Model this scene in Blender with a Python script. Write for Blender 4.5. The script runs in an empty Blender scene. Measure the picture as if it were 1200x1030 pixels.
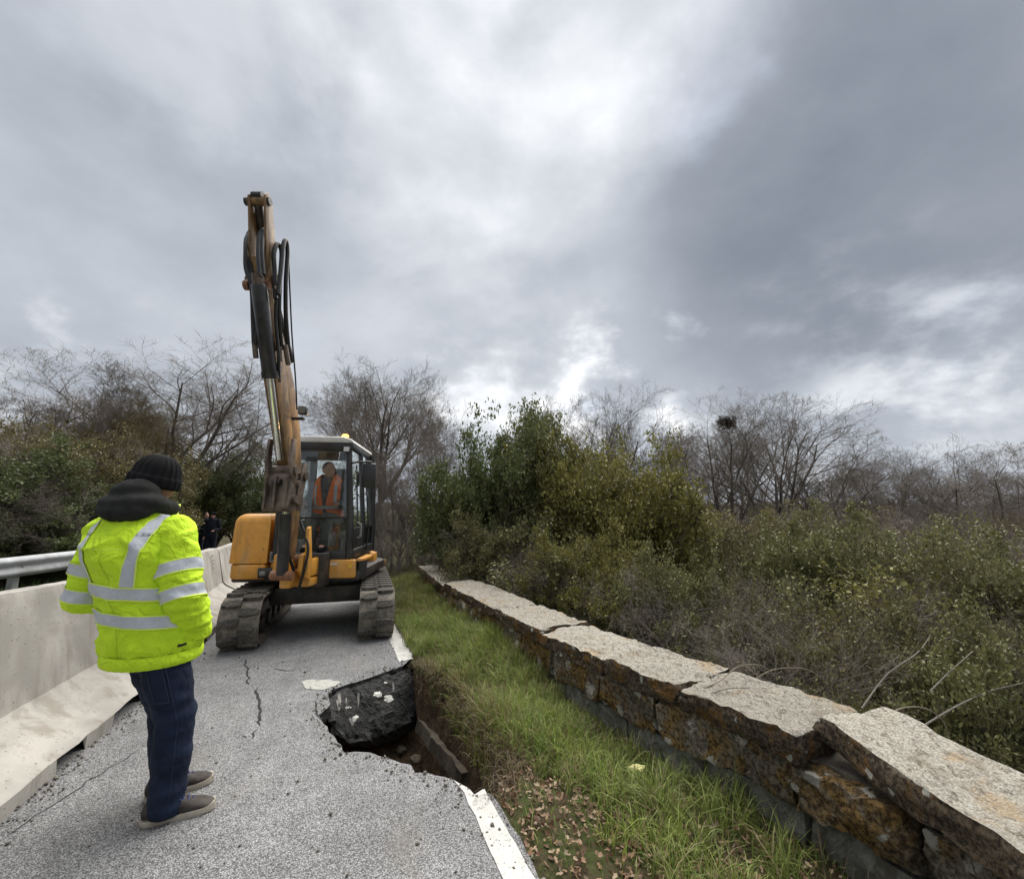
import bpy, bmesh, math, random
import numpy as np
from mathutils import Vector, Matrix, noise
from mathutils.bvhtree import BVHTree
from mathutils.geometry import tessellate_polygon
random.seed(7); np.random.seed(7)
R = math.radians
scene = bpy.context.scene
COL = scene.collection

# ------------------------------------------------------------------ camera
FPX, YH, CAMH = 520.0, 600.0, 1.52          # focal length and horizon row on a 1200 x 1030 frame, eye height
PITCH = math.atan((YH - 515) / FPX)
cam_d = bpy.data.cameras.new('camera'); cam = bpy.data.objects.new('camera', cam_d); COL.objects.link(cam)
cam_d.sensor_fit = 'HORIZONTAL'; cam_d.sensor_width = 36; cam_d.lens = FPX / 1200 * 36
cam_d.clip_start = 0.02; cam_d.clip_end = 6000
cam.location = (0, 0, CAMH); cam.rotation_euler = (R(90) + PITCH, 0, 0)
scene.camera = cam

# ------------------------------------------------------------------ sky, sun, exposure
SUN_AZ, SUN_EL = 14.0, 60.0                 # degrees right of the view direction, above the horizon
world = bpy.data.worlds.new('World'); scene.world = world; world.use_nodes = True
def build_world():
    nt = world.node_tree; nt.nodes.clear(); N = nt.nodes.new; L = nt.links.new
    out = N('ShaderNodeOutputWorld'); bg = N('ShaderNodeBackground'); L(bg.outputs[0], out.inputs[0])
    tc = N('ShaderNodeTexCoord')
    def math_(op, a, b=None, c=None, clamp=False):
        n = N('ShaderNodeMath'); n.operation = op; n.use_clamp = clamp
        for i, v in enumerate((a, b, c)):
            if v is None: continue
            if isinstance(v, (int, float)): n.inputs[i].default_value = v
            else: L(v, n.inputs[i])
        return n.outputs[0]
    def mapr(v, a, b, c=0, d=1, smooth=True):
        n = N('ShaderNodeMapRange'); n.interpolation_type = 'SMOOTHSTEP' if smooth else 'LINEAR'
        L(v, n.inputs[0])
        for i, q in enumerate((a, b, c, d)): n.inputs[i + 1].default_value = q
        return n.outputs[0]
    sep = N('ShaderNodeSeparateXYZ'); L(tc.outputs['Generated'], sep.inputs[0])
    z = math_('MAXIMUM', sep.outputs[2], 0.0)
    zz = math_('ADD', z, 0.34)
    px = math_('DIVIDE', sep.outputs[0], zz); py = math_('DIVIDE', sep.outputs[1], zz)
    cmb = N('ShaderNodeCombineXYZ'); L(px, cmb.inputs[0]); L(py, cmb.inputs[1])
    def nz(scale, detail, rough, dist, loc, sc=(1, 1, 1), flat=True):
        mp = N('ShaderNodeMapping'); L(cmb.outputs[0] if flat else tc.outputs['Generated'], mp.inputs[0]); mp.inputs['Location'].default_value = loc
        mp.inputs['Scale'].default_value = sc
        n = N('ShaderNodeTexNoise'); L(mp.outputs[0], n.inputs[0])
        n.inputs['Scale'].default_value = scale; n.inputs['Detail'].default_value = detail
        n.inputs['Roughness'].default_value = rough; n.inputs['Distortion'].default_value = dist
        return n.outputs[0]
    big = nz(1.1, 3, .5, .3, (3.1, 1.2, 0), (1, .7, 1))
    mid = nz(2.5, 8, .52, .15, (1.4, 7.3, 2), (1, 1, 1.5), False)
    fin = nz(5.0, 9, .56, .1, (5.2, 2.3, 1), (1, 1, 1.7), False)
    def lobe(px_, py_, c0, c1):
        x = (px_ - 600) / FPX; u = (515 - py_) / FPX
        c, s = math.cos(PITCH), math.sin(PITCH)
        d = Vector((x, c - u * s, s + u * c)).normalized()
        n = N('ShaderNodeVectorMath'); n.operation = 'DOT_PRODUCT'; L(tc.outputs['Generated'], n.inputs[0]); n.inputs[1].default_value = d
        nn = math_('ADD', n.outputs['Value'], math_('MULTIPLY', math_('SUBTRACT', mid, .5), .10))
        return mapr(nn, math.cos(R(c1)), math.cos(R(c0)))
    # thin places in the overcast near the sun and low breaks, thick dark cloud to the right
    B = math_('ADD', 0.49, math_('MULTIPLY', math_('SUBTRACT', big, .5), .44))
    B = math_('ADD', B, math_('MULTIPLY', math_('SUBTRACT', mid, .5), .50))
    B = math_('ADD', B, math_('MULTIPLY', math_('SUBTRACT', fin, .5), .20))
    for (x, y, a, b, k) in ((560, 150, 2, 21, .24), (690, 20, 0, 17, .12), (270, 40, 0, 14, .12), (600, -80, 4, 30, .05), (920, 60, 4, 30, -.12), (1030, 230, 6, 26, -.22), (130, 300, 6, 24, -.03), (690, 180, 2, 13, -.05)):
        B = math_('ADD', B, math_('MULTIPLY', lobe(x, y, a, b), k))
    brk = mapr(fin, .42, .66)
    for (x, y, a, b, k) in ((725, 440, 0, 10, .36), (1000, 440, 0, 16, .26), (40, 400, 0, 8, .30), (560, 440, 0, 9, .2), (640, 520, 3, 22, .10), (1120, 520, 2, 16, .10), (840, 380, 0, 5, .25)):
        B = math_('ADD', B, math_('MULTIPLY', math_('MULTIPLY', lobe(x, y, a, b), brk), k))
    # overcast sky: darker towards the horizon (CIE overcast), then a little brighter right at it
    elev = mapr(sep.outputs[2], 0.75, 1.0, 1.0, 1.25)
    B = math_('MULTIPLY', B, elev)
    ramp = N('ShaderNodeValToRGB'); L(B, ramp.inputs[0])
    e = ramp.color_ramp.elements
    e[0].position = 0.08; e[0].color = (.122, .140, .172, 1)
    e[1].position = 0.95; e[1].color = (.66, .665, .675, 1)
    for p, c in ((.28, (.196, .216, .252)), (.46, (.290, .312, .347)), (.66, (.418, .438, .468))):
        q = e.new(p); q.color = (*c, 1)
    sky = N('ShaderNodeTexSky'); sky.sky_type = 'NISHITA'; sky.sun_disc = False
    sky.sun_elevation = R(SUN_EL); sky.sun_rotation = R(SUN_AZ)
    skm = N('ShaderNodeVectorMath'); skm.operation = 'SCALE'; L(sky.outputs[0], skm.inputs[0]); skm.inputs['Scale'].default_value = 0.10
    gap = mapr(mid, .58, .80, 0, .22)                  # thin holes where the blue behind shows a little
    mx = N('ShaderNodeMix'); mx.data_type = 'RGBA'; L(gap, mx.inputs[0]); L(ramp.outputs[0], mx.inputs[6]); L(skm.outputs[0], mx.inputs[7])
    L(mx.outputs[2], bg.inputs[0]); bg.inputs[1].default_value = 0.44
build_world()
sun_d = bpy.data.lights.new('sun', 'SUN'); sun = bpy.data.objects.new('sun', sun_d); COL.objects.link(sun)
sun_d.energy = 1.5; sun_d.angle = R(75); sun_d.color = (1.0, .965, .91)
_d = Vector((math.sin(R(SUN_AZ)) * math.cos(R(SUN_EL)), math.cos(R(SUN_AZ)) * math.cos(R(SUN_EL)), math.sin(R(SUN_EL))))
sun.rotation_euler = _d.to_track_quat('Z', 'Y').to_euler(); sun.location = (0, 0, 30)
vs = scene.view_settings; vs.view_transform = 'Standard'; vs.look = 'None'; vs.exposure = 2.02; vs.gamma = 1; vs.use_curve_mapping = False
scene.render.engine = 'CYCLES'
scene.cycles.max_bounces = 6; scene.cycles.transparent_max_bounces = 12; scene.cycles.diffuse_bounces = 3
scene.cycles.caustics_reflective = False; scene.cycles.caustics_refractive = False

# ------------------------------------------------------------------ helpers
def ray(px, py):
    x = (px - 600) / FPX; u = (515 - py) / FPX; c, s = math.cos(PITCH), math.sin(PITCH)
    return Vector((x, c - u * s, s + u * c))
def G(px, py, z=0.0):                        # a place at height z, read off the photograph
    r = ray(px, py); t = (z - CAMH) / r.z; return Vector((r.x * t, r.y * t, z))
def AT(px, py, Y):                           # a place at distance Y
    r = ray(px, py); t = Y / r.y; return Vector((r.x * t, Y, CAMH + r.z * t))
def link(o, parent=None):
    COL.objects.link(o)
    if parent is not None: o.parent = parent
    return o
def tag(o, label=None, cat=None, group=None, kind=None):
    if label: o['label'] = label
    if cat: o['category'] = cat
    if group: o['group'] = group
    if kind: o['kind'] = kind
    return o
def empty(name, loc, rz=0, label=None, cat=None, group=None):
    o = bpy.data.objects.new(name, None); o.empty_display_size = .1; o.location = loc; o.rotation_euler = (0, 0, rz); link(o)
    return tag(o, label, cat, group)
def copy_tree(o, parent=None):
    c = o.copy(); link(c, parent)
    for ch in list(o.children): copy_tree(ch, c)
    return c
def mesh_obj(name, verts, faces, mat=None, parent=None, smooth=False):
    me = bpy.data.meshes.new(name); me.from_pydata([tuple(v) for v in verts], [], faces); me.update()
    if smooth: me.polygons.foreach_set('use_smooth', [True] * len(me.polygons))
    if mat: me.materials.append(mat)
    o = bpy.data.objects.new(name, me); return link(o, parent)
def np_mesh(name, V, F, mat=None, parent=None, colors=None, smooth=False):
    """V (n,3) float, F (m,k) int: fast mesh of equal sided faces; colors per vertex"""
    me = bpy.data.meshes.new(name); V = np.asarray(V, np.float32); F = np.asarray(F, np.int32); k = F.shape[1]
    me.vertices.add(len(V)); me.vertices.foreach_set('co', V.ravel())
    me.loops.add(F.size); me.loops.foreach_set('vertex_index', F.ravel())
    me.polygons.add(len(F)); me.polygons.foreach_set('loop_start', np.arange(0, F.size, k, dtype=np.int32))
    me.polygons.foreach_set('loop_total', np.full(len(F), k, np.int32))
    if smooth: me.polygons.foreach_set('use_smooth', np.ones(len(F), bool))
    me.update(calc_edges=True)
    if colors is not None:
        ca = me.color_attributes.new('tint', 'FLOAT_COLOR', 'POINT'); c = np.ones((len(V), 4), np.float32); c[:, :3] = colors
        ca.data.foreach_set('color', c.ravel())
    if mat: me.materials.append(mat)
    o = bpy.data.objects.new(name, me); return link(o, parent)

class MB:
    """collects shapes into one mesh"""
    def __init__(s): s.v = []; s.f = []
    def add(s, verts, faces):
        b = len(s.v); s.v += [Vector(v) for v in verts]; s.f += [tuple(b + i for i in f) for f in faces]; return s
    def bm_add(s, bm, M=None):
        bm.verts.ensure_lookup_table(); bm.verts.index_update()
        s.add([(M @ v.co) if M else v.co.copy() for v in bm.verts], [[v.index for v in f.verts] for f in bm.faces]); bm.free(); return s
    def box(s, lo, hi, bev=0.0, M=None, seg=2):
        bm = bmesh.new(); bmesh.ops.create_cube(bm, size=1)
        lo, hi = Vector(lo), Vector(hi)
        for v in bm.verts: v.co = Vector(((lo[i] + hi[i]) / 2 + v.co[i] * (hi[i] - lo[i]) for i in range(3)))
        if bev: bmesh.ops.bevel(bm, geom=list(bm.edges), offset=bev, segments=seg, affect='EDGES', profile=.5)
        return s.bm_add(bm, M)
    def prism(s, pts, a, b, axis='x', bev=0.0, M=None, seg=2):
        """polygon pts (two coordinates) pushed along an axis from a to b"""
        def mk(p, q): return {'x': (q, p[0], p[1]), 'y': (p[0], q, p[1]), 'z': (p[0], p[1], q)}[axis]
        bm = bmesh.new(); A = [bm.verts.new(mk(p, a)) for p in pts]; B = [bm.verts.new(mk(p, b)) for p in pts]; n = len(pts)
        bm.faces.new(A); bm.faces.new(B[::-1])
        for i in range(n): bm.faces.new((A[i], B[i], B[(i + 1) % n], A[(i + 1) % n]))
        bmesh.ops.recalc_face_normals(bm, faces=bm.faces[:])
        if bev: bmesh.ops.bevel(bm, geom=[e for e in bm.edges if e.calc_face_angle(0) > .4], offset=bev, segments=seg, affect='EDGES', profile=.5)
        return s.bm_add(bm, M)
    def tube(s, pts, rad, n=8, cap=True, M=None, flat=None):
        pts = [Vector(p) for p in pts]; k = len(pts)
        rad = [rad] * k if isinstance(rad, (int, float)) else rad
        V = []; ref = None
        for i, p in enumerate(pts):
            t = (pts[min(i + 1, k - 1)] - pts[max(i - 1, 0)]).normalized()
            if ref is None: ref = Vector((0, 0, 1)) if abs(t.z) < .9 else Vector((1, 0, 0))
            a = t.cross(ref).normalized(); b = a.cross(t); ref = b
            for j in range(n):
                w = 2 * math.pi * j / n; q = p + a * math.cos(w) * rad[i] + b * math.sin(w) * rad[i] * (flat or 1); V.append(M @ q if M else q)
        F = [(i * n + j, i * n + (j + 1) % n, (i + 1) * n + (j + 1) % n, (i + 1) * n + j) for i in range(k - 1) for j in range(n)]
        if cap: F += [tuple(range(n))[::-1], tuple(range((k - 1) * n, k * n))]
        return s.add(V, F)
    def loft(s, rings, n=20, cap=True):
        """rings: (centre, side axis, depth axis, half width, half depth)"""
        V = []
        for c, ax, ay, rx, ry in rings:
            c, ax, ay = Vector(c), Vector(ax), Vector(ay)
            for j in range(n):
                w = 2 * math.pi * j / n; V.append(c + ax * math.cos(w) * rx + ay * math.sin(w) * ry)
        k = len(rings)
        F = [(i * n + j, i * n + (j + 1) % n, (i + 1) * n + (j + 1) % n, (i + 1) * n + j) for i in range(k - 1) for j in range(n)]
        if cap: F += [tuple(range(n))[::-1], tuple(range((k - 1) * n, k * n))]
        return s.add(V, F)
    def ball(s, c, r, M=None, seg=14):
        bm = bmesh.new(); bmesh.ops.create_uvsphere(bm, u_segments=seg, v_segments=max(6, seg * 2 // 3), radius=1)
        r = (r, r, r) if isinstance(r, (int, float)) else r
        for v in bm.verts: v.co = Vector((v.co[i] * r[i] for i in range(3)))
        T = Matrix.Translation(c) @ (M if M else Matrix()); return s.bm_add(bm, T)
    def chain(s, pts, rad, n=12):
        s.tube(pts, rad, n)
        for p, r in zip(pts, rad): s.ball(p, r * .99, seg=n)
        return s
    def build(s, name, mat, parent=None, smooth=False, auto=None):
        o = mesh_obj(name, s.v, s.f, mat, parent, smooth)
        if auto is not None: smooth_by_angle(o.data, auto)
        return o
def smooth_by_angle(me, deg=35):
    me.polygons.foreach_set('use_smooth', [True] * len(me.polygons))
    bm = bmesh.new(); bm.from_mesh(me)
    for e in bm.edges: e.smooth = not (len(e.link_faces) == 2 and e.calc_face_angle(0) > R(deg))
    bm.to_mesh(me); bm.free()
def fuse(mb, voxel, smooth=4, fac=.5):
    """one continuous skin over the collected shapes; returns (verts, faces)"""
    me = bpy.data.meshes.new('tmp'); me.from_pydata([tuple(v) for v in mb.v], [], mb.f); me.update()
    o = bpy.data.objects.new('tmp', me); COL.objects.link(o)
    m = o.modifiers.new('r', 'REMESH'); m.mode = 'VOXEL'; m.voxel_size = voxel
    if smooth:
        q = o.modifiers.new('s', 'SMOOTH'); q.iterations = smooth; q.factor = fac
    dg = bpy.context.evaluated_depsgraph_get(); dg.update()
    ev = o.evaluated_get(dg); em = ev.to_mesh()
    V = [v.co.copy() for v in em.vertices]; F = [tuple(p.vertices) for p in em.polygons]
    N = [v.normal.copy() for v in em.vertices]
    ev.to_mesh_clear(); bpy.data.objects.remove(o); bpy.data.meshes.remove(me)
    return V, F, N
def fbm(p, sc=1.0, oct=4): return noise.fractal(Vector(p) * sc, 1.0, 2.0, oct)

# ------------------------------------------------------------------ materials
MATS = {}
class NB:
    def __init__(s, name):
        s.m = bpy.data.materials.new(name); s.m.use_nodes = True; s.nt = s.m.node_tree
        s.b = s.nt.nodes['Principled BSDF']; s.out = s.nt.nodes['Material Output']; s.co = None
    def N(s, t, **k):
        n = s.nt.nodes.new(t)
        for a, v in k.items(): setattr(n, a, v)
        return n
    def L(s, a, b): s.nt.links.new(a, b)
    def coord(s):
        if s.co is None: s.co = s.N('ShaderNodeTexCoord').outputs['Object']
        return s.co
    def noise(s, scale, detail=5, rough=.55, dist=0, sc=None, loc=None, out=0):
        n = s.N('ShaderNodeTexNoise'); v = s.coord()
        if sc or loc:
            mp = s.N('ShaderNodeMapping'); s.L(v, mp.inputs[0]); v = mp.outputs[0]
            if sc: mp.inputs['Scale'].default_value = sc
            if loc: mp.inputs['Location'].default_value = loc
        s.L(v, n.inputs[0]); n.inputs['Scale'].default_value = scale; n.inputs['Detail'].default_value = detail
        n.inputs['Roughness'].default_value = rough; n.inputs['Distortion'].default_value = dist
        return n.outputs[out]
    def voro(s, scale, feature='F1', out=0, rnd=1, sc=None):
        n = s.N('ShaderNodeTexVoronoi', feature=feature); v = s.coord()
        if sc:
            mp = s.N('ShaderNodeMapping'); s.L(v, mp.inputs[0]); v = mp.outputs[0]; mp.inputs['Scale'].default_value = sc
        s.L(v, n.inputs[0]); n.inputs['Scale'].default_value = scale; n.inputs['Randomness'].default_value = rnd
        return n.outputs[out]
    def mr(s, v, a, b, c=0., d=1.):
        n = s.N('ShaderNodeMapRange', interpolation_type='SMOOTHSTEP'); s.L(v, n.inputs[0])
        for i, q in enumerate((a, b, c, d)): n.inputs[i + 1].default_value = q
        return n.outputs[0]
    def mth(s, op, a, b=0.0):
        n = s.N('ShaderNodeMath', operation=op)
        for i, q in enumerate((a, b)):
            if isinstance(q, (int, float)): n.inputs[i].default_value = q
            else: s.L(q, n.inputs[i])
        return n.outputs[0]
    def mix(s, f, a, b, mode='MIX'):
        n = s.N('ShaderNodeMix', data_type='RGBA', blend_type=mode)
        for i, q in ((0, f), (6, a), (7, b)):
            if isinstance(q, (int, float)): n.inputs[i].default_value = q
            elif isinstance(q, tuple): n.inputs[i].default_value = (*q, 1) if len(q) == 3 else q
            else: s.L(q, n.inputs[i])
        return n.outputs[2]
    def bump(s, h, dist=.01, strength=1.0, prev=None):
        n = s.N('ShaderNodeBump'); s.L(h, n.inputs['Height']); n.inputs['Distance'].default_value = dist; n.inputs['Strength'].default_value = strength
        if prev is not None: s.L(prev, n.inputs['Normal'])
        return n.outputs[0]
    def fin(s, col=None, rough=None, normal=None, metal=None, spec=None):
        for k, v in (('Base Color', col), ('Roughness', rough), ('Normal', normal), ('Metallic', metal), ('Specular IOR Level', spec)):
            if v is None: continue
            if isinstance(v, (int, float)): s.b.inputs[k].default_value = v
            elif isinstance(v, tuple): s.b.inputs[k].default_value = (*v, 1)
            else: s.L(v, s.b.inputs[k])
        return s.m
def simple(name, col, rough=.6, var=.25, scale=6, bump=0.0, bscale=60, metal=0, spec=None, dirt=None, dirt_amt=.5, dscale=3):
    if name in MATS: return MATS[name]
    k = NB(name); n1 = k.noise(scale, 5, .6)
    c = k.mix(k.mr(n1, .3, .7), tuple(v * (1 - var) for v in col), tuple(min(1, v * (1 + var)) for v in col))
    if dirt: c = k.mix(k.mth('MULTIPLY', k.mr(k.noise(dscale, 7, .65, .4), .45, .68), dirt_amt), c, dirt)
    nm = k.bump(k.noise(bscale, 4, .6), bump) if bump else None
    MATS[name] = k.fin(c, rough, nm, metal, spec); return MATS[name]
# ------------------------------------------------------------------ surface materials
def m_asphalt(name='asphalt', k0=1.0, fresh=False):
    k = NB(name)
    cell = k.voro(185, out=1); sp = k.N('ShaderNodeSeparateColor'); k.L(cell, sp.inputs[0])
    d = k.voro(185)
    g = k.mr(sp.outputs[0], .0, 1.0, .115 * k0, .45 * k0)
    g = k.mth('MULTIPLY', g, k.mr(d, .15, .75, 1.15, .45))
    g = k.mth('MULTIPLY', g, k.mr(k.noise(.9, 6, .6), .3, .7, .80, 1.16))
    g = k.mth('MULTIPLY', g, k.mr(k.noise(7, 5, .6), .3, .7, .88, 1.12))
    cc = k.N('ShaderNodeCombineColor')
    for i, t in enumerate((1.0, .995, 1.0)): k.L(k.mth('MULTIPLY', g, t), cc.inputs[i])
    c = k.mix(k.mth('MULTIPLY', k.mr(k.noise(1.6, 7, .62, .5, loc=(4, 2, 0)), .54, .72), .35), cc.outputs[0], (.21, .185, .15))
    nm = k.bump(k.mth('ADD', k.mr(d, .0, .7, 1, 0), k.noise(260, 2, .5)), .0035, .8)
    return k.fin(c, .82, nm, spec=.35)
M_ASPH = m_asphalt()
def m_fresh():
    k = NB('broken_asphalt'); n = k.noise(16, 8, .68, .8)
    c = k.mix(k.mr(n, .40, .70), (.012, .012, .012), (.048, .047, .045))
    c = k.mix(k.mth('MULTIPLY', k.mr(k.noise(5, 7, .7, 1.2, sc=(1, 2.6, 1)), .60, .72), .6), c, (.15, .14, .125))
    v = k.voro(70)
    nm = k.bump(v, .006, .8, k.bump(n, .03, 1))
    return k.fin(c, .62, nm, spec=.4)
M_FRESH = m_fresh()
def m_paint():
    k = NB('road_paint'); n = k.noise(55, 6, .7); n2 = k.noise(6, 5, .6)
    w = k.mr(k.mth('ADD', n, k.mth('MULTIPLY', n2, .45)), .54, .64)
    c = k.mix(w, (.17, .165, .16), k.mix(k.mr(n2, .3, .7), (.42, .41, .38), (.55, .54, .51)))
    v = k.voro(115)
    return k.fin(c, .7, k.bump(v, .0025, .8))
M_PAINT = m_paint()
M_CHALK = simple('pale_cement', (.42, .41, .37), .9, .2, 30, .003, 150)
M_CRACK = simple('crack_shadow', (.02, .02, .02), .95, .3)
def m_soil():
    k = NB('soil'); n = k.noise(9, 8, .65, .4); n2 = k.noise(50, 5, .6)
    c = k.mix(k.mr(n, .35, .68), (.030, .020, .012), (.105, .070, .042))
    c = k.mix(k.mth('MULTIPLY', k.mr(n2, .55, .7), .5), c, (.20, .15, .10))
    return k.fin(c, .95, k.bump(n2, .012, 1, k.bump(n, .04, 1)), spec=.2)
M_SOIL = m_soil()
def m_ground():
    k = NB('ground_cover'); n = k.noise(.35, 8, .65, .3); n2 = k.noise(5, 8, .7)
    c = k.mix(k.mr(n, .35, .68), (.045, .050, .020), (.105, .080, .050))
    c = k.mix(k.mth('MULTIPLY', k.mr(n2, .45, .7), .6), c, (.035, .030, .020))
    return k.fin(c, .95, k.bump(n2, .2, .8), spec=.1)
M_GROUND = m_ground()
def m_verge():
    k = NB('verge_soil'); n = k.noise(5, 8, .65, .4); n2 = k.noise(40, 6, .7)
    c = k.mix(k.mr(n, .38, .64), (.060, .048, .026), (.05, .07, .018))
    c = k.mix(k.mth('MULTIPLY', k.mr(n2, .5, .72), .5), c, (.17, .125, .08))
    return k.fin(c, .95, k.bump(n2, .02, 1), spec=.15)
M_VERGE = m_verge()
def m_coping():
    k = NB('lichen_coping_stone')
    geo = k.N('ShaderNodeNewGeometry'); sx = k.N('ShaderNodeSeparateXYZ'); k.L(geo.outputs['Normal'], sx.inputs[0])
    n = k.noise(11, 8, .68, .5); f = k.noise(60, 7, .7); f2 = k.noise(34, 6, .7, .3, loc=(3, 1, 2))
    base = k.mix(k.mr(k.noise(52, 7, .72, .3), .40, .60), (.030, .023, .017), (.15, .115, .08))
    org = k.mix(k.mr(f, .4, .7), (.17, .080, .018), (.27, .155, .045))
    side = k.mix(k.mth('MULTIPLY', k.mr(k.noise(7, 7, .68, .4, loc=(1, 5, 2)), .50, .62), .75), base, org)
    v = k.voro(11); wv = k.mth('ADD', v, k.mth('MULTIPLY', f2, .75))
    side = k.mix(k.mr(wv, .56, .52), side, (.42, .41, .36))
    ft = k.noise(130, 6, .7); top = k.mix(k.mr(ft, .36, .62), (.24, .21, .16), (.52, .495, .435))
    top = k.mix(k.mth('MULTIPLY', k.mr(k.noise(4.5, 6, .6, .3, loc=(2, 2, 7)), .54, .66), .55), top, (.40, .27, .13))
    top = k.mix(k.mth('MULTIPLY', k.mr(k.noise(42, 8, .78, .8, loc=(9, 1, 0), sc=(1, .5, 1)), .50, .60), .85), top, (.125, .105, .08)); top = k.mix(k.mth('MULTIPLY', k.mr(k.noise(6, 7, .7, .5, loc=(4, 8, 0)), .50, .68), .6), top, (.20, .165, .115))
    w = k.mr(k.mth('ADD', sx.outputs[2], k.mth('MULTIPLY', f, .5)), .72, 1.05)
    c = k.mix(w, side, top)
    oi = k.N('ShaderNodeObjectInfo'); rv_ = k.mr(oi.outputs['Random'], 0, 1, .82, 1.12); cb = k.N('ShaderNodeCombineColor'); [k.L(rv_, cb.inputs[i]) for i in range(3)]; c = k.mix(1.0, c, cb.outputs[0], 'MULTIPLY')
    return k.fin(c, .93, k.bump(f, .016, 1, k.bump(n, .03, .9)), spec=.2)
M_COPING = m_coping()
def m_block():
    k = NB('lichen_wall_stone')
    n = k.noise(8, 8, .68, .5); f = k.noise(48, 7, .72); f2 = k.noise(26, 6, .7, .4, loc=(3, 1, 2))
    base = k.mix(k.mr(f, .38, .62), (.075, .062, .047), (.27, .235, .185))
    org = k.mix(k.mr(f, .40, .60), (.060, .038, .018), (.31, .195, .070))
    c = k.mix(k.mr(k.noise(4.5, 7, .66, .6, loc=(1, 5, 2)), .42, .58), base, org)
    v = k.voro(6.0); wv = k.mth('ADD', v, k.mth('MULTIPLY', f2, .75))
    c = k.mix(k.mr(wv, .66, .60), c, (.46, .44, .385))
    c = k.mix(k.mr(k.noise(17, 5, .6, loc=(7, 7, 7)), .64, .70), c, (.045, .03, .018))
    oi = k.N('ShaderNodeObjectInfo'); rv_ = k.mr(oi.outputs['Random'], 0, 1, .85, 1.32); cb = k.N('ShaderNodeCombineColor'); [k.L(rv_, cb.inputs[i]) for i in range(3)]; c = k.mix(1.0, c, cb.outputs[0], 'MULTIPLY')
    return k.fin(c, .95, k.bump(f, .022, 1, k.bump(n, .05, 1)), spec=.15)
M_BLOCK = m_block()
def m_render():
    k = NB('grey_footing_stone'); n = k.noise(7, 8, .62, .6); f = k.noise(40, 6, .65)
    c = k.mix(k.mr(n, .32, .70), (.11, .11, .095), (.29, .29, .26))
    c = k.mix(k.mth('MULTIPLY', k.mr(k.noise(3.4, 7, .72, 1.2, loc=(2, 9, 1)), .50, .62), .8), c, (.085, .072, .05))
    return k.fin(c, .93, k.bump(f, .014, 1, k.bump(n, .06, 1)), spec=.2)
M_RENDER = m_render()
def m_concrete():
    k = NB('barrier_concrete'); n = k.noise(2.2, 8, .62, .4); f = k.noise(90, 5, .6)
    st = k.noise(7, 7, .65, .3, sc=(1.0, 1.0, .12)); v = k.voro(26); v2 = k.noise(14, 7, .7, 1.0, sc=(1, 4, 1), loc=(5, 1, 2))
    c = k.mix(k.mr(n, .32, .68), (.30, .282, .252), (.455, .43, .39))
    c = k.mix(k.mth('MULTIPLY', k.mr(st, .50, .66), .6), c, (.24, .21, .17))
    c = k.mix(k.mr(k.mth('ADD', v, k.mth('MULTIPLY', f, .1)), .125, .105), c, (.16, .14, .115))
    c = k.mix(k.mth('MULTIPLY', k.mr(v2, .63, .70), .8), c, (.085, .08, .078))
    return k.fin(c, .9, k.bump(k.mr(v, .06, .14), .006, .8, k.bump(f, .003, .6)), spec=.25)
M_CONC = m_concrete()
M_GALV = simple('galvanised_steel', (.36, .37, .38), .6, .18, 5, .001, 200, metal=.15, dirt=(.20, .18, .15), dirt_amt=.5)

# ------------------------------------------------------------------ road frame: u to the right of the painted line, s ahead
E0 = Vector((-.30, 2.75)); RD = Vector((-.375, .927)).normalized(); RN = Vector((RD.y, -RD.x))
def UV(u, s, z=0.0): p = E0 + RN * u + RD * s; return Vector((p.x, p.y, z))
def us(p): d = Vector((p[0], p[1])) - E0; return d.dot(RN), d.dot(RD)
def zroad(s): return -.02 * max(0.0, s - 4.0)
def jag(pts, step=.05, amp=.012, seed=0):
    out = []
    for i in range(len(pts) - 1):
        a, b = Vector(pts[i]), Vector(pts[i + 1]); n = max(1, int((b - a).length / step))
        for j in range(n):
            p = a.lerp(b, j / n)
            if i or j: p = p + Vector((noise.noise(p * 14 + Vector((seed, 0, 0))), noise.noise(p * 14 + Vector((0, seed + 9, 0))), 0)) * amp * 1.6
            out.append(p)
    out.append(Vector(pts[-1])); return out
front_px = [(374, 838), (380, 848), (387, 858), (396, 868), (404, 882), (425, 880), (440, 883), (462, 891), (480, 896), (485, 905), (505, 906), (520, 909), (532, 914), (545, 922), (556, 931), (566, 926), (578, 932)]
back_px = [(374, 838), (387, 826), (384, 815), (389, 808), (410, 801), (430, 795), (450, 788), (472, 780)]
front = jag([G(*p) for p in front_px], .04, .010, 3); back = jag([G(*p) for p in back_px], .04, .010, 5)
soil_px = [(578, 932), (592, 915), (586, 890), (575, 868), (560, 845), (545, 822), (527, 803), (505, 790), (488, 780), (472, 780)]
soil_edge = jag([G(*p) for p in soil_px], .05, .02, 8)
HOLE = front[::-1] + back[1:]                                 # soil corner -> left tip -> back corner
LOOP = HOLE + soil_edge[::-1][1:-1]                           # closed outline of the collapse
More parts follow.
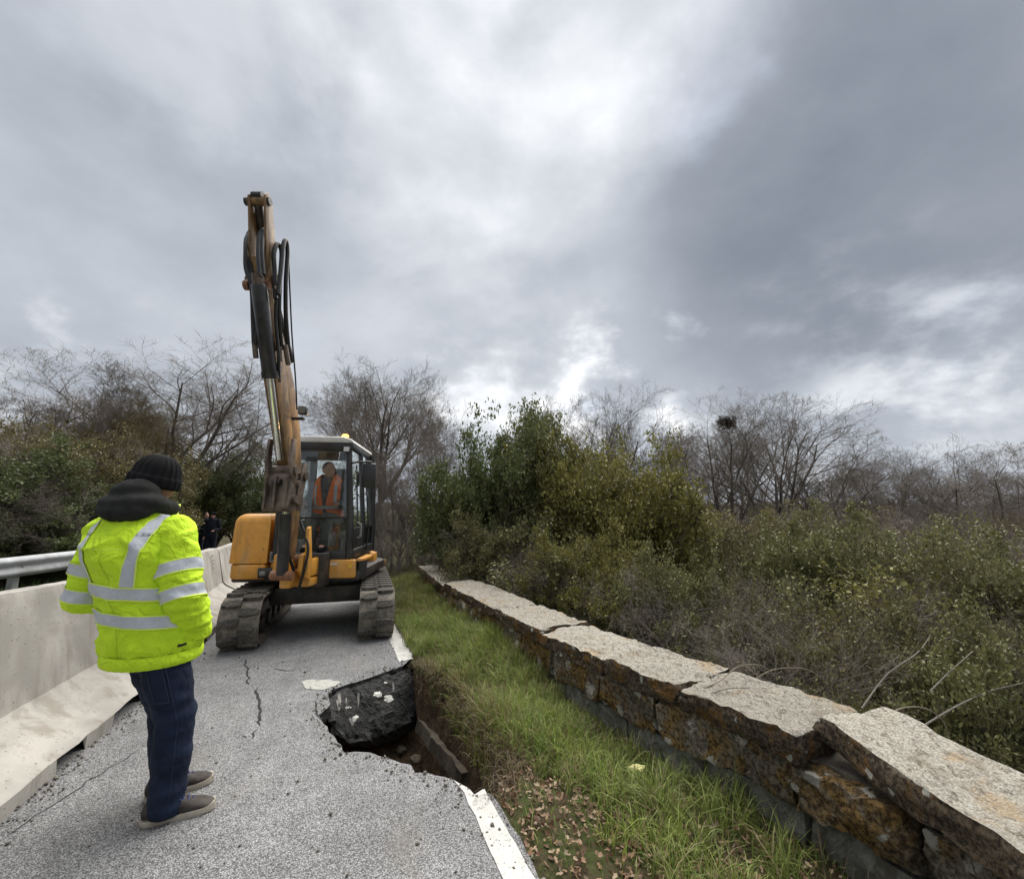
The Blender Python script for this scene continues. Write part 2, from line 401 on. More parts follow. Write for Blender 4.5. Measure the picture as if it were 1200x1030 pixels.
# the edge of the asphalt on both sides of the hole
near_edge = jag([UV(.165, -7), UV(.16, -1.2), UV(.175, -.3), front[-1]], .08, .014, 2)
far_edge = jag([back[-1], UV(.19, 2.5), UV(.17, 4.0)], .08, .014, 4)
road_poly = [UV(-5.2, -7)] + near_edge[:-1] + HOLE + far_edge[1:] + [UV(-5.2, 4.0)]
def poly_obj(name, loops, mat, z, parent=None):
    L3 = [[Vector((p.x, p.y, 0)) for p in l] for l in loops]; tris = tessellate_polygon(L3)
    V = [Vector((p.x, p.y, z)) for l in loops for p in l]
    F = []
    for t in tris:
        a, b, c = (V[i] for i in t)
        F.append(t if (b - a).cross(c - a).z > 0 else t[::-1])
    return mesh_obj(name, V, F, mat, parent)
road = poly_obj('road', [road_poly], M_ASPH, 0.0); tag(road, 'worn pale grey asphalt lane with a collapsed edge', kind='structure')
rs = np.linspace(4, 90, 24)
rv = []; rf = []
for i, s in enumerate(rs): rv += [UV(-5.2, s, zroad(s)), UV(.17, s, zroad(s))]
for i in range(len(rs) - 1): rf.append((2 * i, 2 * i + 1, 2 * i + 3, 2 * i + 2))
tag(mesh_obj('road', rv, rf, M_ASPH), 'asphalt lane running on behind the excavator', kind='structure')
def rim(name, pts, depth, mat, parent, seed=0):
    V = []; F = []; n = len(pts)
    for r in range(4):
        for p in pts:
            o = Vector((noise.noise(p * 20 + Vector((r * 3, seed, 0))), noise.noise(p * 20 + Vector((seed, r * 3, 5))), 0)) * (.012 if r else 0)
            V.append(Vector((p.x, p.y, -depth * r / 3)) + o)
    for r in range(3):
        for i in range(n - 1): F.append((r * n + i, r * n + i + 1, (r + 1) * n + i + 1, (r + 1) * n + i))
    return mesh_obj(name, V, F, mat, parent)
rim('broken_edge', HOLE, .09, M_FRESH, road)
rim('broken_edge', near_edge, .06, M_FRESH, road, 4)
# pit below
def inpoly(x, y, poly):
    x = np.asarray(x, float); y = np.asarray(y, float); c = np.zeros(x.shape, bool); n = len(poly)
    for i in range(n):
        a, b = poly[i], poly[(i + 1) % n]
        t = (a.y > y) != (b.y > y)
        with np.errstate(divide='ignore', invalid='ignore'): xi = (b.x - a.x) * (y - a.y) / (b.y - a.y + 1e-12) + a.x
        c ^= t & (x < xi)
    return c
def pdist(x, y, poly):
    x = np.asarray(x, float); y = np.asarray(y, float); d = np.full(x.shape, 1e9); n = len(poly)
    for i in range(n):
        a, b = poly[i], poly[(i + 1) % n]; dx, dy = b.x - a.x, b.y - a.y; l = dx * dx + dy * dy + 1e-12
        t = np.clip(((x - a.x) * dx + (y - a.y) * dy) / l, 0, 1); d = np.minimum(d, np.hypot(x - a.x - t * dx, y - a.y - t * dy))
    return d
cen = sum(LOOP, Vector()) / len(LOOP); cen.z = 0
def pit():
    V = []; F = []; n = len(LOOP)
    prof = [(-.085, 1.0), (-.16, 1.05), (-.30, 1.07), (-.46, 1.0), (-.62, .86), (-.74, .66), (-.80, .42), (-.83, .18)]
    for j, (z, k) in enumerate(prof):
        for p in LOOP:
            q = Vector((cen.x + (p.x - cen.x) * k, cen.y + (p.y - cen.y) * k, z))
            a = .05 if j else .0
            q += Vector((fbm(q, 7), fbm(q + Vector((5, 5, 5)), 7), fbm(q + Vector((9, 1, 5)), 6) * .8)) * a
            V.append(q)
    V.append(Vector((cen.x, cen.y, -.84)))
    for j in range(len(prof) - 1):
        for i in range(n): F.append((j * n + i, j * n + (i + 1) % n, (j + 1) * n + (i + 1) % n, (j + 1) * n + i))
    b = (len(prof) - 1) * n
    for i in range(n): F.append((b + i, b + (i + 1) % n, len(V) - 1))
    return mesh_obj('pit', V, F, M_SOIL, road)
pit()
# cracks in the surface, the pale smear by the hole, the edge line
def ribbon(name, pts, w, mat, parent, z, seed=0, taper=True):
    V = []; F = []; n = len(pts)
    for i, p in enumerate(pts):
        t = (pts[min(i + 1, n - 1)] - pts[max(i - 1, 0)]).normalized(); s = Vector((-t.y, t.x, 0))
        k = (min(1, i / 3, (n - 1 - i) / 3) if taper else 1) * (1 + .7 * noise.noise(p * 30 + Vector((seed, 0, 0))))
        V += [Vector((p.x, p.y, z)) - s * w * k / 2, Vector((p.x, p.y, z)) + s * w * k / 2]
    for i in range(n - 1): F.append((2 * i, 2 * i + 2, 2 * i + 3, 2 * i + 1))
    return mesh_obj(name, V, F, mat, parent)
for i, (pl, w) in enumerate([([(287, 772), (290, 785), (289, 797), (293, 803)], .016), ([(300, 806), (304, 820), (306, 836), (303, 852)], .02), ([(291, 868), (303, 853)], .014), ([(370, 820), (372, 835), (376, 842)], .014), ([(280, 860), (288, 866), (296, 862)], .012), ([(0, 985), (60, 945), (120, 905), (165, 878)], .006), ([(318, 783), (335, 786), (352, 784)], .01)]):
    ribbon('crack', jag([G(*p) for p in pl], .03, .018, i), w, M_CRACK, road, .003, i)
def splat(name, c, ru, rs_, mat, parent, z, n=40, seed=0, rough=.35):
    P = []
    for i in range(n):
        a = 2 * math.pi * i / n; k = 1 + rough * noise.noise(Vector((math.cos(a) * 1.8, math.sin(a) * 1.8, seed))) + .18 * noise.noise(Vector((math.cos(a) * 6, math.sin(a) * 6, seed)))
        P.append(Vector((c.x, c.y, z)) + Vector((math.cos(a) * ru * k, math.sin(a) * rs_ * k, 0)))
    return mesh_obj(name, P, [tuple(range(n))], mat, parent)
splat('cement_smear', G(376, 802), .15, .11, M_CHALK, road, .004, seed=3)
splat('cement_smear', G(362, 799), .07, .05, M_CHALK, road, .005, seed=6)
line_in = jag([UV(0, -7), G(590, 1030), G(538, 917)], .1, .006, 1)
cut = [q for q in front if us(q)[0] > -.01 and us(q)[0] < .140]
cut = sorted(cut, key=lambda q: us(q)[0]); cut = [q + (UV(0, -.004) - UV(0, 0)) for q in cut]
line_out = jag([UV(.135, -7), UV(.135, -1), UV(.135, -.06)], .06, .005, 6)
poly_obj('edge_line', [line_in[:-1] + cut + line_out[::-1]], M_PAINT, .004, road)
fl = jag([UV(0.0, 2.28), UV(0, 4)], .1, .006, 1) + jag([UV(.15, 4), UV(.15, 2.33)], .06, .016, 6)
poly_obj('edge_line', [fl], M_PAINT, .004, road)

# ------------------------------------------------------------------ terrain to the horizon
def terrain_z(x, y):
    dx, dy = x - E0.x, y - E0.y; u = dx * RN.x + dy * RN.y; s = dx * RD.x + dy * RD.y
    r = np.hypot(x, y); zr = -.02 * np.maximum(0, np.minimum(s, 60) - 4)
    left = np.clip((-6.2 - u) * .42, 0, 2.6) - .12
    right = -np.clip((u - 1.75) * .7, 0, 1.3)
    z = np.where(u < -5.1, left, np.where(u > 1.75, right, -1.3))
    z = z + zr
    k = np.clip((r - 26) / 120, 0, 1); k = k * k * (3 - 2 * k)
    az = np.arctan2(x, y)
    hill = 1.0 + np.clip(r - 60, 0, 900) * (.016 + .010 * np.sin(az * 5 + 1.0) + .006 * np.sin(az * 13))
    return z * (1 - k) + hill * k
def build_terrain():
    a = np.sinh(np.linspace(-7.2, 7.2, 220)) ; a = a / a.max() * 2500
    X, Y = np.meshgrid(a - 1, a + 4); Z = terrain_z(X, Y)
    nzs = np.array([fbm((x * .3, y * .3, 0), 1, 3) for x, y in zip(X.ravel(), Y.ravel())]).reshape(X.shape)
    u = (X - E0.x) * RN.x + (Y - E0.y) * RN.y
    Z += nzs * .25 * ((u < -6.5) | (u > 2.4)); n = len(a)
    V = np.stack([X, Y, Z], -1).reshape(-1, 3)
    i = np.arange(n * n).reshape(n, n); F = np.stack([i[:-1, :-1], i[:-1, 1:], i[1:, 1:], i[1:, :-1]], -1).reshape(-1, 4)
    o = np_mesh('ground', V, F, M_GROUND, smooth=True); tag(o, 'rough scrub covered ground on both sides of the road', kind='structure')
build_terrain()

# ------------------------------------------------------------------ wall line
WL = [Vector(p) for p in ((-2.3, 10.4), (-1.89, 9.24), (-.80, 6.22), (.29, 4.0), (.78, 3.11), (1.16, 2.51), (1.37, 2.20), (1.56, 1.80), (1.73, 1.30), (1.88, .6), (2.0, -.2))]
WC = [0.0]
for i in range(len(WL) - 1): WC.append(WC[-1] + (WL[i + 1] - WL[i]).length)
def wl(t):
    for i in range(len(WL) - 1):
        if t <= WC[i + 1] or i == len(WL) - 2: return WL[i].lerp(WL[i + 1], (t - WC[i]) / (WC[i + 1] - WC[i]))
def wdir(t): return (wl(min(t + .25, WC[-1])) - wl(max(t - .25, 0))).normalized()
def wnorm(t): d = wdir(t); return Vector((-d.y, d.x))       # away from the road
def wt_of(px, py, z):
    g = G(px, py, z).xy; return min((( wl(i * .02) - g).length, i * .02) for i in range(int(WC[-1] / .02)))[1]
def WP(t, out, z): p = wl(t) + wnorm(t) * out; return Vector((p.x, p.y, z))

# ------------------------------------------------------------------ verge between road edge and wall
def wall_u(s):
    best = None
    for i in range(len(WL) - 1):
        a, b = us(WL[i]), us(WL[i + 1])
        if min(a[1], b[1]) <= s <= max(a[1], b[1]): f = (s - a[1]) / (b[1] - a[1] + 1e-9); return a[0] + (b[0] - a[0]) * f
    return us(WL[0])[0] if s > us(WL[0])[1] else us(WL[-1])[0]
def build_verge():
    S = np.concatenate([np.arange(-4, 3.2, .035), np.arange(3.2, 9, .09), np.arange(9, 60, 1.5)]); T = np.linspace(0, 1, 44)
    V = []
    for s in S:
        uw = wall_u(s) + .12
        if s > 7.6: uw += min(3.0, (s - 7.6) * 2.5)
        for t in T: V.append(UV(.12 + (uw - .12) * t, s, zroad(s)))
    V = np.array(V); ins = inpoly(V[:, 0], V[:, 1], LOOP); d = pdist(V[:, 0], V[:, 1], LOOP)
    for i, v in enumerate(V):
        u, s = us(v); q = Vector(v)
        e = min(1, max(0, (u - .14) / .2))
        v[2] += -.012 + .15 * min(1, max(0, (s - .25) / 1.5)) * min(1, max(0, (u - .45) / .45)) + e * (.025 + .035 * fbm(q, 2.2, 3) + .012 * fbm(q, 14, 2))
        if ins[i]: v[2] -= min(.95, .10 + d[i] * 3.2) + .04 * fbm(q, 12, 3)
        elif d[i] < .12 and e > .5: v[2] -= (.12 - d[i]) * .25
    i = np.arange(len(S) * len(T)).reshape(len(S), len(T)); F = np.stack([i[:-1, :-1], i[:-1, 1:], i[1:, 1:], i[1:, :-1]], -1).reshape(-1, 4)
    keep = ~(ins[F].all(1) & (d[F].min(1) > .22))
    o = np_mesh('verge', V, F[keep], M_VERGE, smooth=True); o.data.materials.append(M_SOIL); mi = (ins[F[keep]].sum(1) >= 2).astype(np.int32); o.data.polygons.foreach_set('material_index', mi); tag(o, 'grassy earth verge between the edge line and the stone wall', kind='structure')
    return o
verge = build_verge()
def wall_u_v(s): return np.array([wall_u(q) for q in s])

# ------------------------------------------------------------------ collapsed slab of asphalt, kerb and rubble in the hole
def slab():
    root = empty('asphalt_slab', G(430, 810, -.15), label='broken black asphalt slab with white paint flecks, tipped into the road collapse', cat='asphalt slab')
    o0 = root.location
    top = [G(384, 814, -.01), G(410, 802, -.01), G(430, 796, -.01), G(450, 789, -.01), G(480, 781, -.02)]
    bot = [G(388, 860, -.22), G(420, 866, -.36), G(443, 861, -.40), G(467, 852, -.42), G(498, 832, -.40)]
    n, m = 34, 22; V = []; F = []
    def lerpl(l, t): t *= len(l) - 1; i = min(int(t), len(l) - 2); return l[i].lerp(l[i + 1], t - i)
    for layer in (0, 1):
        for i in range(n):
            for j in range(m):
                a, b = lerpl(top, i / (n - 1)), lerpl(bot, i / (n - 1)); t = j / (m - 1)
                p = a.lerp(b, t); p.z += .075 * math.sin(math.pi * t) - .012
                if layer == 0:
                    p += Vector((0, -.3, 1)) * (.030 * fbm(p, 5, 5) + .010 * (noise.cell(Vector((p.x * 5 + p.z * 3, p.z * 7, 1))) - .5) + .012 * fbm(p, 22, 3))
                    e = min(i, n - 1 - i, m - 1 - j) ; 
                    if e < 2: p += Vector((fbm(p, 11, 3), fbm(p + Vector((4, 4, 4)), 11, 3), 0)) * .035
                else: p += Vector((.02, .10, -.10)) + Vector((0, 0, .02)) * fbm(p, 9, 3)
                V.append(p - o0)
    I = lambda l, i, j: l * n * m + i * m + j
    for i in range(n - 1):
        for j in range(m - 1):
            F.append((I(0, i, j), I(0, i, j + 1), I(0, i + 1, j + 1), I(0, i + 1, j)))
            F.append((I(1, i, j), I(1, i + 1, j), I(1, i + 1, j + 1), I(1, i, j + 1)))
    for i in range(n - 1):
        F += [(I(0, i, 0), I(0, i + 1, 0), I(1, i + 1, 0), I(1, i, 0)), (I(0, i, m - 1), I(1, i, m - 1), I(1, i + 1, m - 1), I(0, i + 1, m - 1))]
    for j in range(m - 1):
        F += [(I(0, 0, j), I(1, 0, j), I(1, 0, j + 1), I(0, 0, j + 1)), (I(0, n - 1, j), I(0, n - 1, j + 1), I(1, n - 1, j + 1), I(1, n - 1, j))]
    b = mesh_obj('slab', V, F, M_FRESH, root)
    bv = BVHTree.FromPolygons(V, F)
    def fleck(px, py, ru, rv, seed, mat=M_PAINT, name='paint_fleck'):
        c = G(px, py, -.1) - o0; P = []; d = (c + o0 - Vector((0, 0, CAMH))).normalized()
        for i in range(16):
            a = 2 * math.pi * i / 16; k = 1 + .7 * noise.noise(Vector((math.cos(a) * 2, math.sin(a) * 2, seed)))
            q = G(px + math.cos(a) * ru * k, py + math.sin(a) * rv * k, -.1); dd = (q - Vector((0, 0, CAMH))).normalized()
            h = bv.ray_cast(Vector((0, 0, CAMH)) - o0, dd)
            if h[0] is None: return
            P.append(h[0] + Vector((0, -.002, .003)))
        mc = sum(P, Vector()) / len(P) + Vector((0, -.002, .003)); mesh_obj(name, P + [mc], [(i, (i + 1) % 16, 16) for i in range(16)], mat, root)
    M_F = simple('paint_fleck', (.62, .61, .56), .8, .2, 40)
    M_G = simple('dust_streak', (.20, .19, .175), .9, .3, 40)
    for a in ((444, 797, 6, 4), (443, 814, 5, 3.5), (455, 819, 6, 4), (415, 842, 5, 3.5), (408, 829, 4, 1.2), (452, 800, 2, 1.2)): fleck(*a, a[0] * .37, M_F)
    for a in ((420, 815, 1.2, 12), (406, 825, 1, 7), (397, 822, 2.5, 10), (461, 806, 1, 7), (412, 845, 3, 5)): fleck(*a, a[0] * .21, M_G, 'dust_streak')
slab()
def rock(name, c, r, mat, parent=None, seed=0, sq=(1, 1, 1), lab=None):
    bm = bmesh.new(); bmesh.ops.create_icosphere(bm, subdivisions=3, radius=1)
    for v in bm.verts:
        p = v.co.copy(); p = Vector((p[i] * sq[i] for i in range(3))); k = 1 + .35 * fbm(p + Vector((seed, seed, 0)), 1.3, 3)
        v.co = p * r * k
    mb = MB().bm_add(bm); o = mb.build(name, mat, parent, auto=40); o.location = c; return o
M_RUB = simple('rubble', (.085, .068, .048), .95, .4, 12, .01, 40)
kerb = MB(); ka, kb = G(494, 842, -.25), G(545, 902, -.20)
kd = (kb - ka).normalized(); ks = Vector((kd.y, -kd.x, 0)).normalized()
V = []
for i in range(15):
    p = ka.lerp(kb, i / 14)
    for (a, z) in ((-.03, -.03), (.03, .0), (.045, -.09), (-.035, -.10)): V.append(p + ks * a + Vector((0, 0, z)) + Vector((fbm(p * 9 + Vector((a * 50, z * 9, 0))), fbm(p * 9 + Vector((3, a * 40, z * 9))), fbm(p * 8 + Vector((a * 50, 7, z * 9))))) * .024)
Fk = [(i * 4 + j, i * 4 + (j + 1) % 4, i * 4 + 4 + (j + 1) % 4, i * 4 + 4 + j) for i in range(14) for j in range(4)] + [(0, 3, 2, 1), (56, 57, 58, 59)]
kerb_o = mesh_obj('buried_kerb', V, Fk, simple('old_kerb', (.042, .032, .020), .95, .35, 14, .008, 60)); tag(kerb_o, 'old earth brown kerb with shade in its colour, along the right side of the hole', 'kerb')  # near-black soil brown: the deep shade of the hole is put into the kerb colour
k = 0
for (px, py, z, r, lab) in ((488, 890, -.60, .045, 'rounded brown stone lying deepest at the front of the hole'), (470, 878, -.64, .04, 'dull brown stone in the middle of the hole floor'), (500, 880, -.60, .05, 'larger pale brown stone beside the kerb in the hole'), (452, 872, -.66, .035, 'small stone under the slab lip in the hole'), (478, 868, -.66, .035, 'stone at the back of the hole floor under the slab')):
    o = rock('rubble_stone', G(px, py, z), r, M_RUB, None, k * 3.1, (1.2, 1, .8)); tag(o, lab, 'stone', 'stones in the collapsed hole'); k += 1
def grit():
    rg = np.random.RandomState(5); P = []
    for p in HOLE: 
        for q in range(5): P.append((p.x + rg.normal(0, .05) - .02, p.y + rg.normal(0, .05) - .02))
    for q in range(420): t = rg.rand(); b = q0_.lerp(q1_, t); P.append((b.x + abs(rg.normal(0, .07)), b.y + rg.normal(0, .03)))
    for q in range(420): w = UV(rg.normal(.02, .10), rg.uniform(-2.5, 4)); P.append((w.x, w.y))
    for q in range(260): w = UV(rg.uniform(-2.1, .1), rg.uniform(-2.2, 4)); P.append((w.x, w.y))
    P = np.array(P); P = P[~inpoly(P[:, 0], P[:, 1], LOOP)]; n = len(P); r = rg.gamma(2.0, .0022, n) + .002
    T = np.array([[1, 0, 0], [-1, 0, 0], [0, 1, 0], [0, -1, 0], [0, 0, 1], [0, 0, -.6]]); V = (T[None] * rg.uniform(.6, 1.3, (n, 6, 1)) * r[:, None, None]); a = rg.rand(n) * 6.28; c, s_ = np.cos(a)[:, None], np.sin(a)[:, None]
    V = np.stack([V[:, :, 0] * c - V[:, :, 1] * s_, V[:, :, 0] * s_ + V[:, :, 1] * c, V[:, :, 2]], 2) + np.column_stack([P, r * .5])[:, None, :]
    f = np.array([[0, 2, 4], [2, 1, 4], [1, 3, 4], [3, 0, 4], [2, 0, 5], [1, 2, 5], [3, 1, 5], [0, 3, 5]]); F = (np.arange(n)[:, None, None] * 6 + f[None]).reshape(-1, 3)
    o = np_mesh('loose_grit', V.reshape(-1, 3), F, simple('grit', (.17, .155, .13), .95, .5, 60)); tag(o, 'loose grit and crumbs of asphalt scattered on the lane', 'grit', kind='stuff')
q0_, q1_ = Vector((-2.09, 1.15, 0)), Vector((-3.36, 4.92, 0)); grit()
M_YEL = simple('yellow_litter', (.70, .64, .28), .6, .2, 20)
lit = rock('litter', G(746, 900, .07), .032, M_YEL, None, 4, (1.5, .9, .6)); tag(lit, 'crumpled pale yellow litter in the grass by the wall', 'litter')

# ------------------------------------------------------------------ parapet wall, stone by stone
def stone(name, corners, mat, parent, cuts=7, rnd=.05, amp=.010, seed=0, chips=.0):
    """corners: 8 points, bottom four then top four, in the same order round"""
    bm = bmesh.new(); bmesh.ops.create_cube(bm, size=2); bmesh.ops.subdivide_edges(bm, edges=bm.edges[:], cuts=cuts, use_grid_fill=True)
    c = [Vector(q) for q in corners]; so = Vector((seed * 1.7, seed * .9, seed * 2.3))
    for v in bm.verts:
        x, y, z = v.co; k = 1 - rnd * (x * x * y * y + y * y * z * z + x * x * z * z) / 3
        x, y, z = (t * k * .5 + .5 for t in (x, y, z))
        b = (c[0].lerp(c[1], x)).lerp(c[3].lerp(c[2], x), y); t = (c[4].lerp(c[5], x)).lerp(c[7].lerp(c[6], x), y); p = b.lerp(t, z)
        p = p + Vector((fbm(p + so, 5), fbm(p + so + Vector((7, 0, 0)), 5), fbm(p + so + Vector((0, 7, 0)), 5))) * amp + Vector((fbm(p + so, 21, 2), fbm(p + so + Vector((7, 0, 0)), 21, 2), fbm(p + so + Vector((0, 7, 0)), 21, 2))) * amp * .55
        v.co = p
    return MB().bm_add(bm).build(name, mat, parent, auto=50)
wall = empty('parapet_wall', (.3, 4.0, 0), label='low lichen covered stone parapet wall with pale coping along the verge', cat='stone wall')
W0 = Vector(wall.location)
def wst(name, t0, t1, o0, o1, z0, z1, mat, gap=.006, **k):
    t0 += gap; t1 -= gap; P = [WP(t0, o0, z0), WP(t1, o0, z0), WP(t1, o1, z0), WP(t0, o1, z0), WP(t0, o0, z1), WP(t1, o0, z1), WP(t1, o1, z1), WP(t0, o1, z1)]
    return stone(name, [p - W0 for p in P], mat, wall, **k)
tend = wt_of(490, 660, .5)
tj = [tend] + [wt_of(x, y, .5) for x, y in ((517, 682), (575, 714), (633, 738), (705, 770), (790, 806))]; traise = wt_of(950, 861, .5); tj.append(traise)
rng = random.Random(3)
for i in range(len(tj) - 1):
    dz = (-.045, .0, .004, -.012, .006, .0)[i]
    wst('coping_stone', tj[i], tj[i + 1], -.01 + rng.uniform(-.008, .008), .55, .385 + dz, .50 + dz, M_COPING, gap=.004, cuts=16, rnd=.05, amp=.021, seed=i)
# the coping stone that has been knocked loose: higher, turned off the line of the wall
A = Vector((1.44, 2.33, .565)); dirn = Vector((.105, -.99, -.055)); nr = Vector((.985, .12, .02)); L1 = 1.75
P = []
for z in (-.125, 0):
    for (l, w) in ((0, 0), (L1, 0), (L1, .40), (0, .42)): P.append(A + dirn * l + nr * w + Vector((0, 0, z + (.0 if w == 0 else .01))) - W0)
stone('coping_stone', P, M_COPING, wall, cuts=20, rnd=.045, amp=.021, seed=31)['label'] = 'loose coping stone lifted and turned off the wall line'
# course of squared stones
tb = [tend + .02]
while tb[-1] < traise - .9: tb.append(tb[-1] + rng.uniform(.42, .62))
tb += [wt_of(877, 862, .36), wt_of(925, 895, .36), wt_of(1067, 965, .34)]; tb = sorted(tb)
tb = [t for i, t in enumerate(tb) if i == 0 or t - tb[i - 1] > .12] ; tb += [tb[-1] + .55, tb[-1] + 1.1]
for i in range(len(tb) - 1):
    o = .03 + rng.uniform(-.01, .012); lo = .165 + rng.uniform(-.02, .02); hi = .378
    if tb[i] > traise - .45: o -= .045 if i % 2 else .02; hi = .36
    wst('wall_stone', tb[i], tb[i + 1], o, .40, lo, hi, M_BLOCK, gap=.004, cuts=12, rnd=.06, amp=.030, seed=50 + i)
# grey footing course
tf = [tend + .05]
while tf[-1] < WC[-1] - .8: tf.append(tf[-1] + rng.uniform(.5, .85))
for i in range(len(tf) - 1):
    wst('footing_stone', tf[i], tf[i + 1], .055 + rng.uniform(-.012, .015), .42, -.25, .155 + rng.uniform(0, .02), M_RENDER, gap=.005, cuts=7, rnd=.05, amp=.022, seed=90 + i)
# dark core of the wall behind the open joints
V = []; F = []
ts = np.linspace(tend + .05, WC[-1] - .05, 30)
for t in ts: V += [WP(t, .10, -.3) - W0, WP(t, .10, .372) - W0, WP(t, .38, .372) - W0, WP(t, .38, -1.6) - W0]
for i in range(len(ts) - 1):
    for j in range(3): F.append((i * 4 + j, i * 4 + j + 1, i * 4 + 5 + j, i * 4 + 4 + j))
mesh_obj('mortar_core', V, F, simple('old_mortar', (.13, .11, .085), .95, .4, 9, .02, 30), wall)

# ------------------------------------------------------------------ concrete barriers and guard rail on the left
def barrier(p0, p1, h0, h1, lab, notch=(), seed=0, wide=1.0):
    """p0, p1: toe line on the road side; heights at both ends"""
    p0, p1 = Vector(p0), Vector(p1); d = (p1 - p0); Ln = d.length; d.normalize(); nrm = Vector((-d.y, d.x, 0))
    root = empty('concrete_barrier', p0, label=lab, cat='concrete barrier', group='concrete barriers along the lane')
    prof = [(0, 0), (.0, .085), (.012, .098), (.30 * wide, .262), (.345 * wide, .315), (.452, .955), (.47, 1), (.60, 1), (.618, .955), (.72, .315), (.765, .262), (1.0, .098), (1.01, .085), (1.01, 0)]
    S = np.linspace(0, 1, 40 * max(1, int(Ln / 2)))
    S = sorted(set(list(S) + [q for a, b in notch for q in (a - .001, a + .001, b - .001, b + .001)]))
    V = []; F = []; n = len(prof)
    for s in S:
        h = h0 + (h1 - h0) * s; inn = any(a < s < b for a, b in notch)
        for j, (o, z) in enumerate(prof):
            zz = z if z < .32 else .32 + (z - .315) / .685 * (h - .32)
            if inn and j == 0: zz = .075
            p = p0 + d * (s * Ln) + nrm * o + Vector((0, 0, zz))
            am = .004 if 1 < j < n - 2 else .010
            if inn and j == 0: p += nrm * .02
            if s in (S[0], S[-1]) : am = .004
            p += Vector((fbm(p, 6, 3), fbm(p + Vector((4, 0, 0)), 6, 3), fbm(p + Vector((0, 4, 0)), 9, 3) if z > .01 else 0)) * am
            if z == 0 and not inn: p.z = .0
            V.append(p - p0)
    k = len(S)
    for i in range(k - 1):
        for j in range(n - 1): F.append((i * n + j, i * n + j + 1, (i + 1) * n + j + 1, (i + 1) * n + j))
    F += [tuple(range(n))[::-1], tuple(range((k - 1) * n, k * n))]
    o = mesh_obj('barrier_body', V, F, M_CONC, root); smooth_by_angle(o.data, 28)
    return root, d, nrm
q0, q1 = Vector((-2.09, 1.15, 0)), Vector((-3.36, 4.92, 0))
nn = lambda px, py: (G(px, py) - q0).length / (q1 - q0).length
b1 = barrier(q0, q1, 1.10, .93, 'long pale concrete barrier with notched foot, beside the man in yellow', ((nn(72, 907), nn(101, 878)), (nn(141, 850), nn(163, 822))), 1)
q2, q3 = Vector((-3.43, 5.12, 0)), Vector((-4.72, 8.15, 0))
b2 = barrier(q2, q3, .91, .90, 'second concrete barrier, by the rear of the excavator with dark stencil marks', ((.1, .16), (.8, .86)), 2)
q4 = q3 + (q3 - q2).normalized() * .12; q5 = q4 + Vector((-.42, .907, 0)) * 3.4
b3 = barrier(q4, q5, .86, .82, 'third concrete barrier, farthest down the lane beyond the excavator', (), 3)
# smudged stencil marks on the second barrier
M_STEN = simple('stencil_paint', (.10, .095, .09), .9, .3, 30)
br, bd, bn = b2
for (s, z, w, h) in ((2.62, .80, .05, .04), (2.71, .80, .05, .03), (2.64, .74, .05, .025), (2.72, .735, .06, .02), (2.66, .68, .06, .03), (2.68, .61, .03, .04)):
    f = lambda zz: .452 - (.952 - zz) / .64 * .107 - .007
    a = [bd * s + bn * f(z) + Vector((0, 0, z)), bd * (s + w) + bn * f(z) + Vector((0, 0, z)), bd * (s + w) + bn * f(z + h) + Vector((0, 0, z + h)), bd * s + bn * f(z + h) + Vector((0, 0, z + h))]
    mesh_obj('stencil_mark', a, [(0, 1, 2, 3)], M_STEN, br)
# guard rail: W beam on posts
ga, gb = Vector((-7.55, 4.6, 0)), Vector((-8.3, 10.5, 0)); gd = (gb - ga).normalized(); gn = Vector((gd.y, -gd.x, 0))
gr = empty('guard_rail', ga, label='galvanised steel guard rail behind the left concrete barrier', cat='guard rail')
prof = [(.0, .0), (.035, .015), (.075, .05), (.080, .085), (.035, .135), (.025, .16), (.035, .185), (.08, .235), (.075, .27), (.035, .305), (.0, .32)]
V = []; F = []; m = 14; n = len(prof); GL = 9.4
for i in range(m):
    for (o, z) in prof: V.append(gd * (i / (m - 1) * GL - 4) + gn * o + Vector((0, 0, .50 + z)))
F = [(i * n + j, i * n + j + 1, i * n + n + j + 1, i * n + n + j) for i in range(m - 1) for j in range(n - 1)]
o = mesh_obj('beam', V, F, M_GALV, gr, True)
for i in range(4): MB().box((-.05, -.05, -.4), (.05, .05, .80), .01, Matrix.Translation(gd * (i * 2 - 3.2) - gn * .08)).build('post', M_GALV, gr)
bo = MB()
for i in range(4): MB().tube([gd * (i * 2 - 3.2) + gn * .02 + Vector((0, 0, .66)), gd * (i * 2 - 3.2) + gn * .045 + Vector((0, 0, .66))], .018, 8).build('bolt', M_GALV, gr)
# ------------------------------------------------------------------ vegetation
def m_tint(name, mul=(1, 1, 1), rough=.5, transl=.25, spec=.35):
    k = NB(name); a = k.N('ShaderNodeAttribute', attribute_name='tint')
    c = k.mix(1.0, a.outputs['Color'], mul, 'MULTIPLY')
    k.fin(c, rough, None, None, spec)
    if transl:
        t = k.N('ShaderNodeBsdfTranslucent'); k.L(c, t.inputs[0]); mx = k.N('ShaderNodeMixShader'); mx.inputs[0].default_value = transl
        k.L(k.b.outputs[0], mx.inputs[1]); k.L(t.outputs[0], mx.inputs[2]); k.L(mx.outputs[0], k.out.inputs[0])
    return k.m
def m_bark(name, c0, c1, scale=6):
    k = NB(name); n = k.noise(scale, 6, .65, .4, sc=(1, 1, .4)); c = k.mix(k.mr(n, .35, .68), c0, c1)
    return k.fin(c, .9, None, spec=.2)
M_BARK = m_bark('grey_bark', (.085, .075, .066), (.19, .170, .149))
M_TWIG = m_bark('twig_bark', (.125, .106, .090), (.255, .222, .190))
M_TWIG2 = m_bark('pale_twig', (.12, .10, .082), (.27, .24, .205))
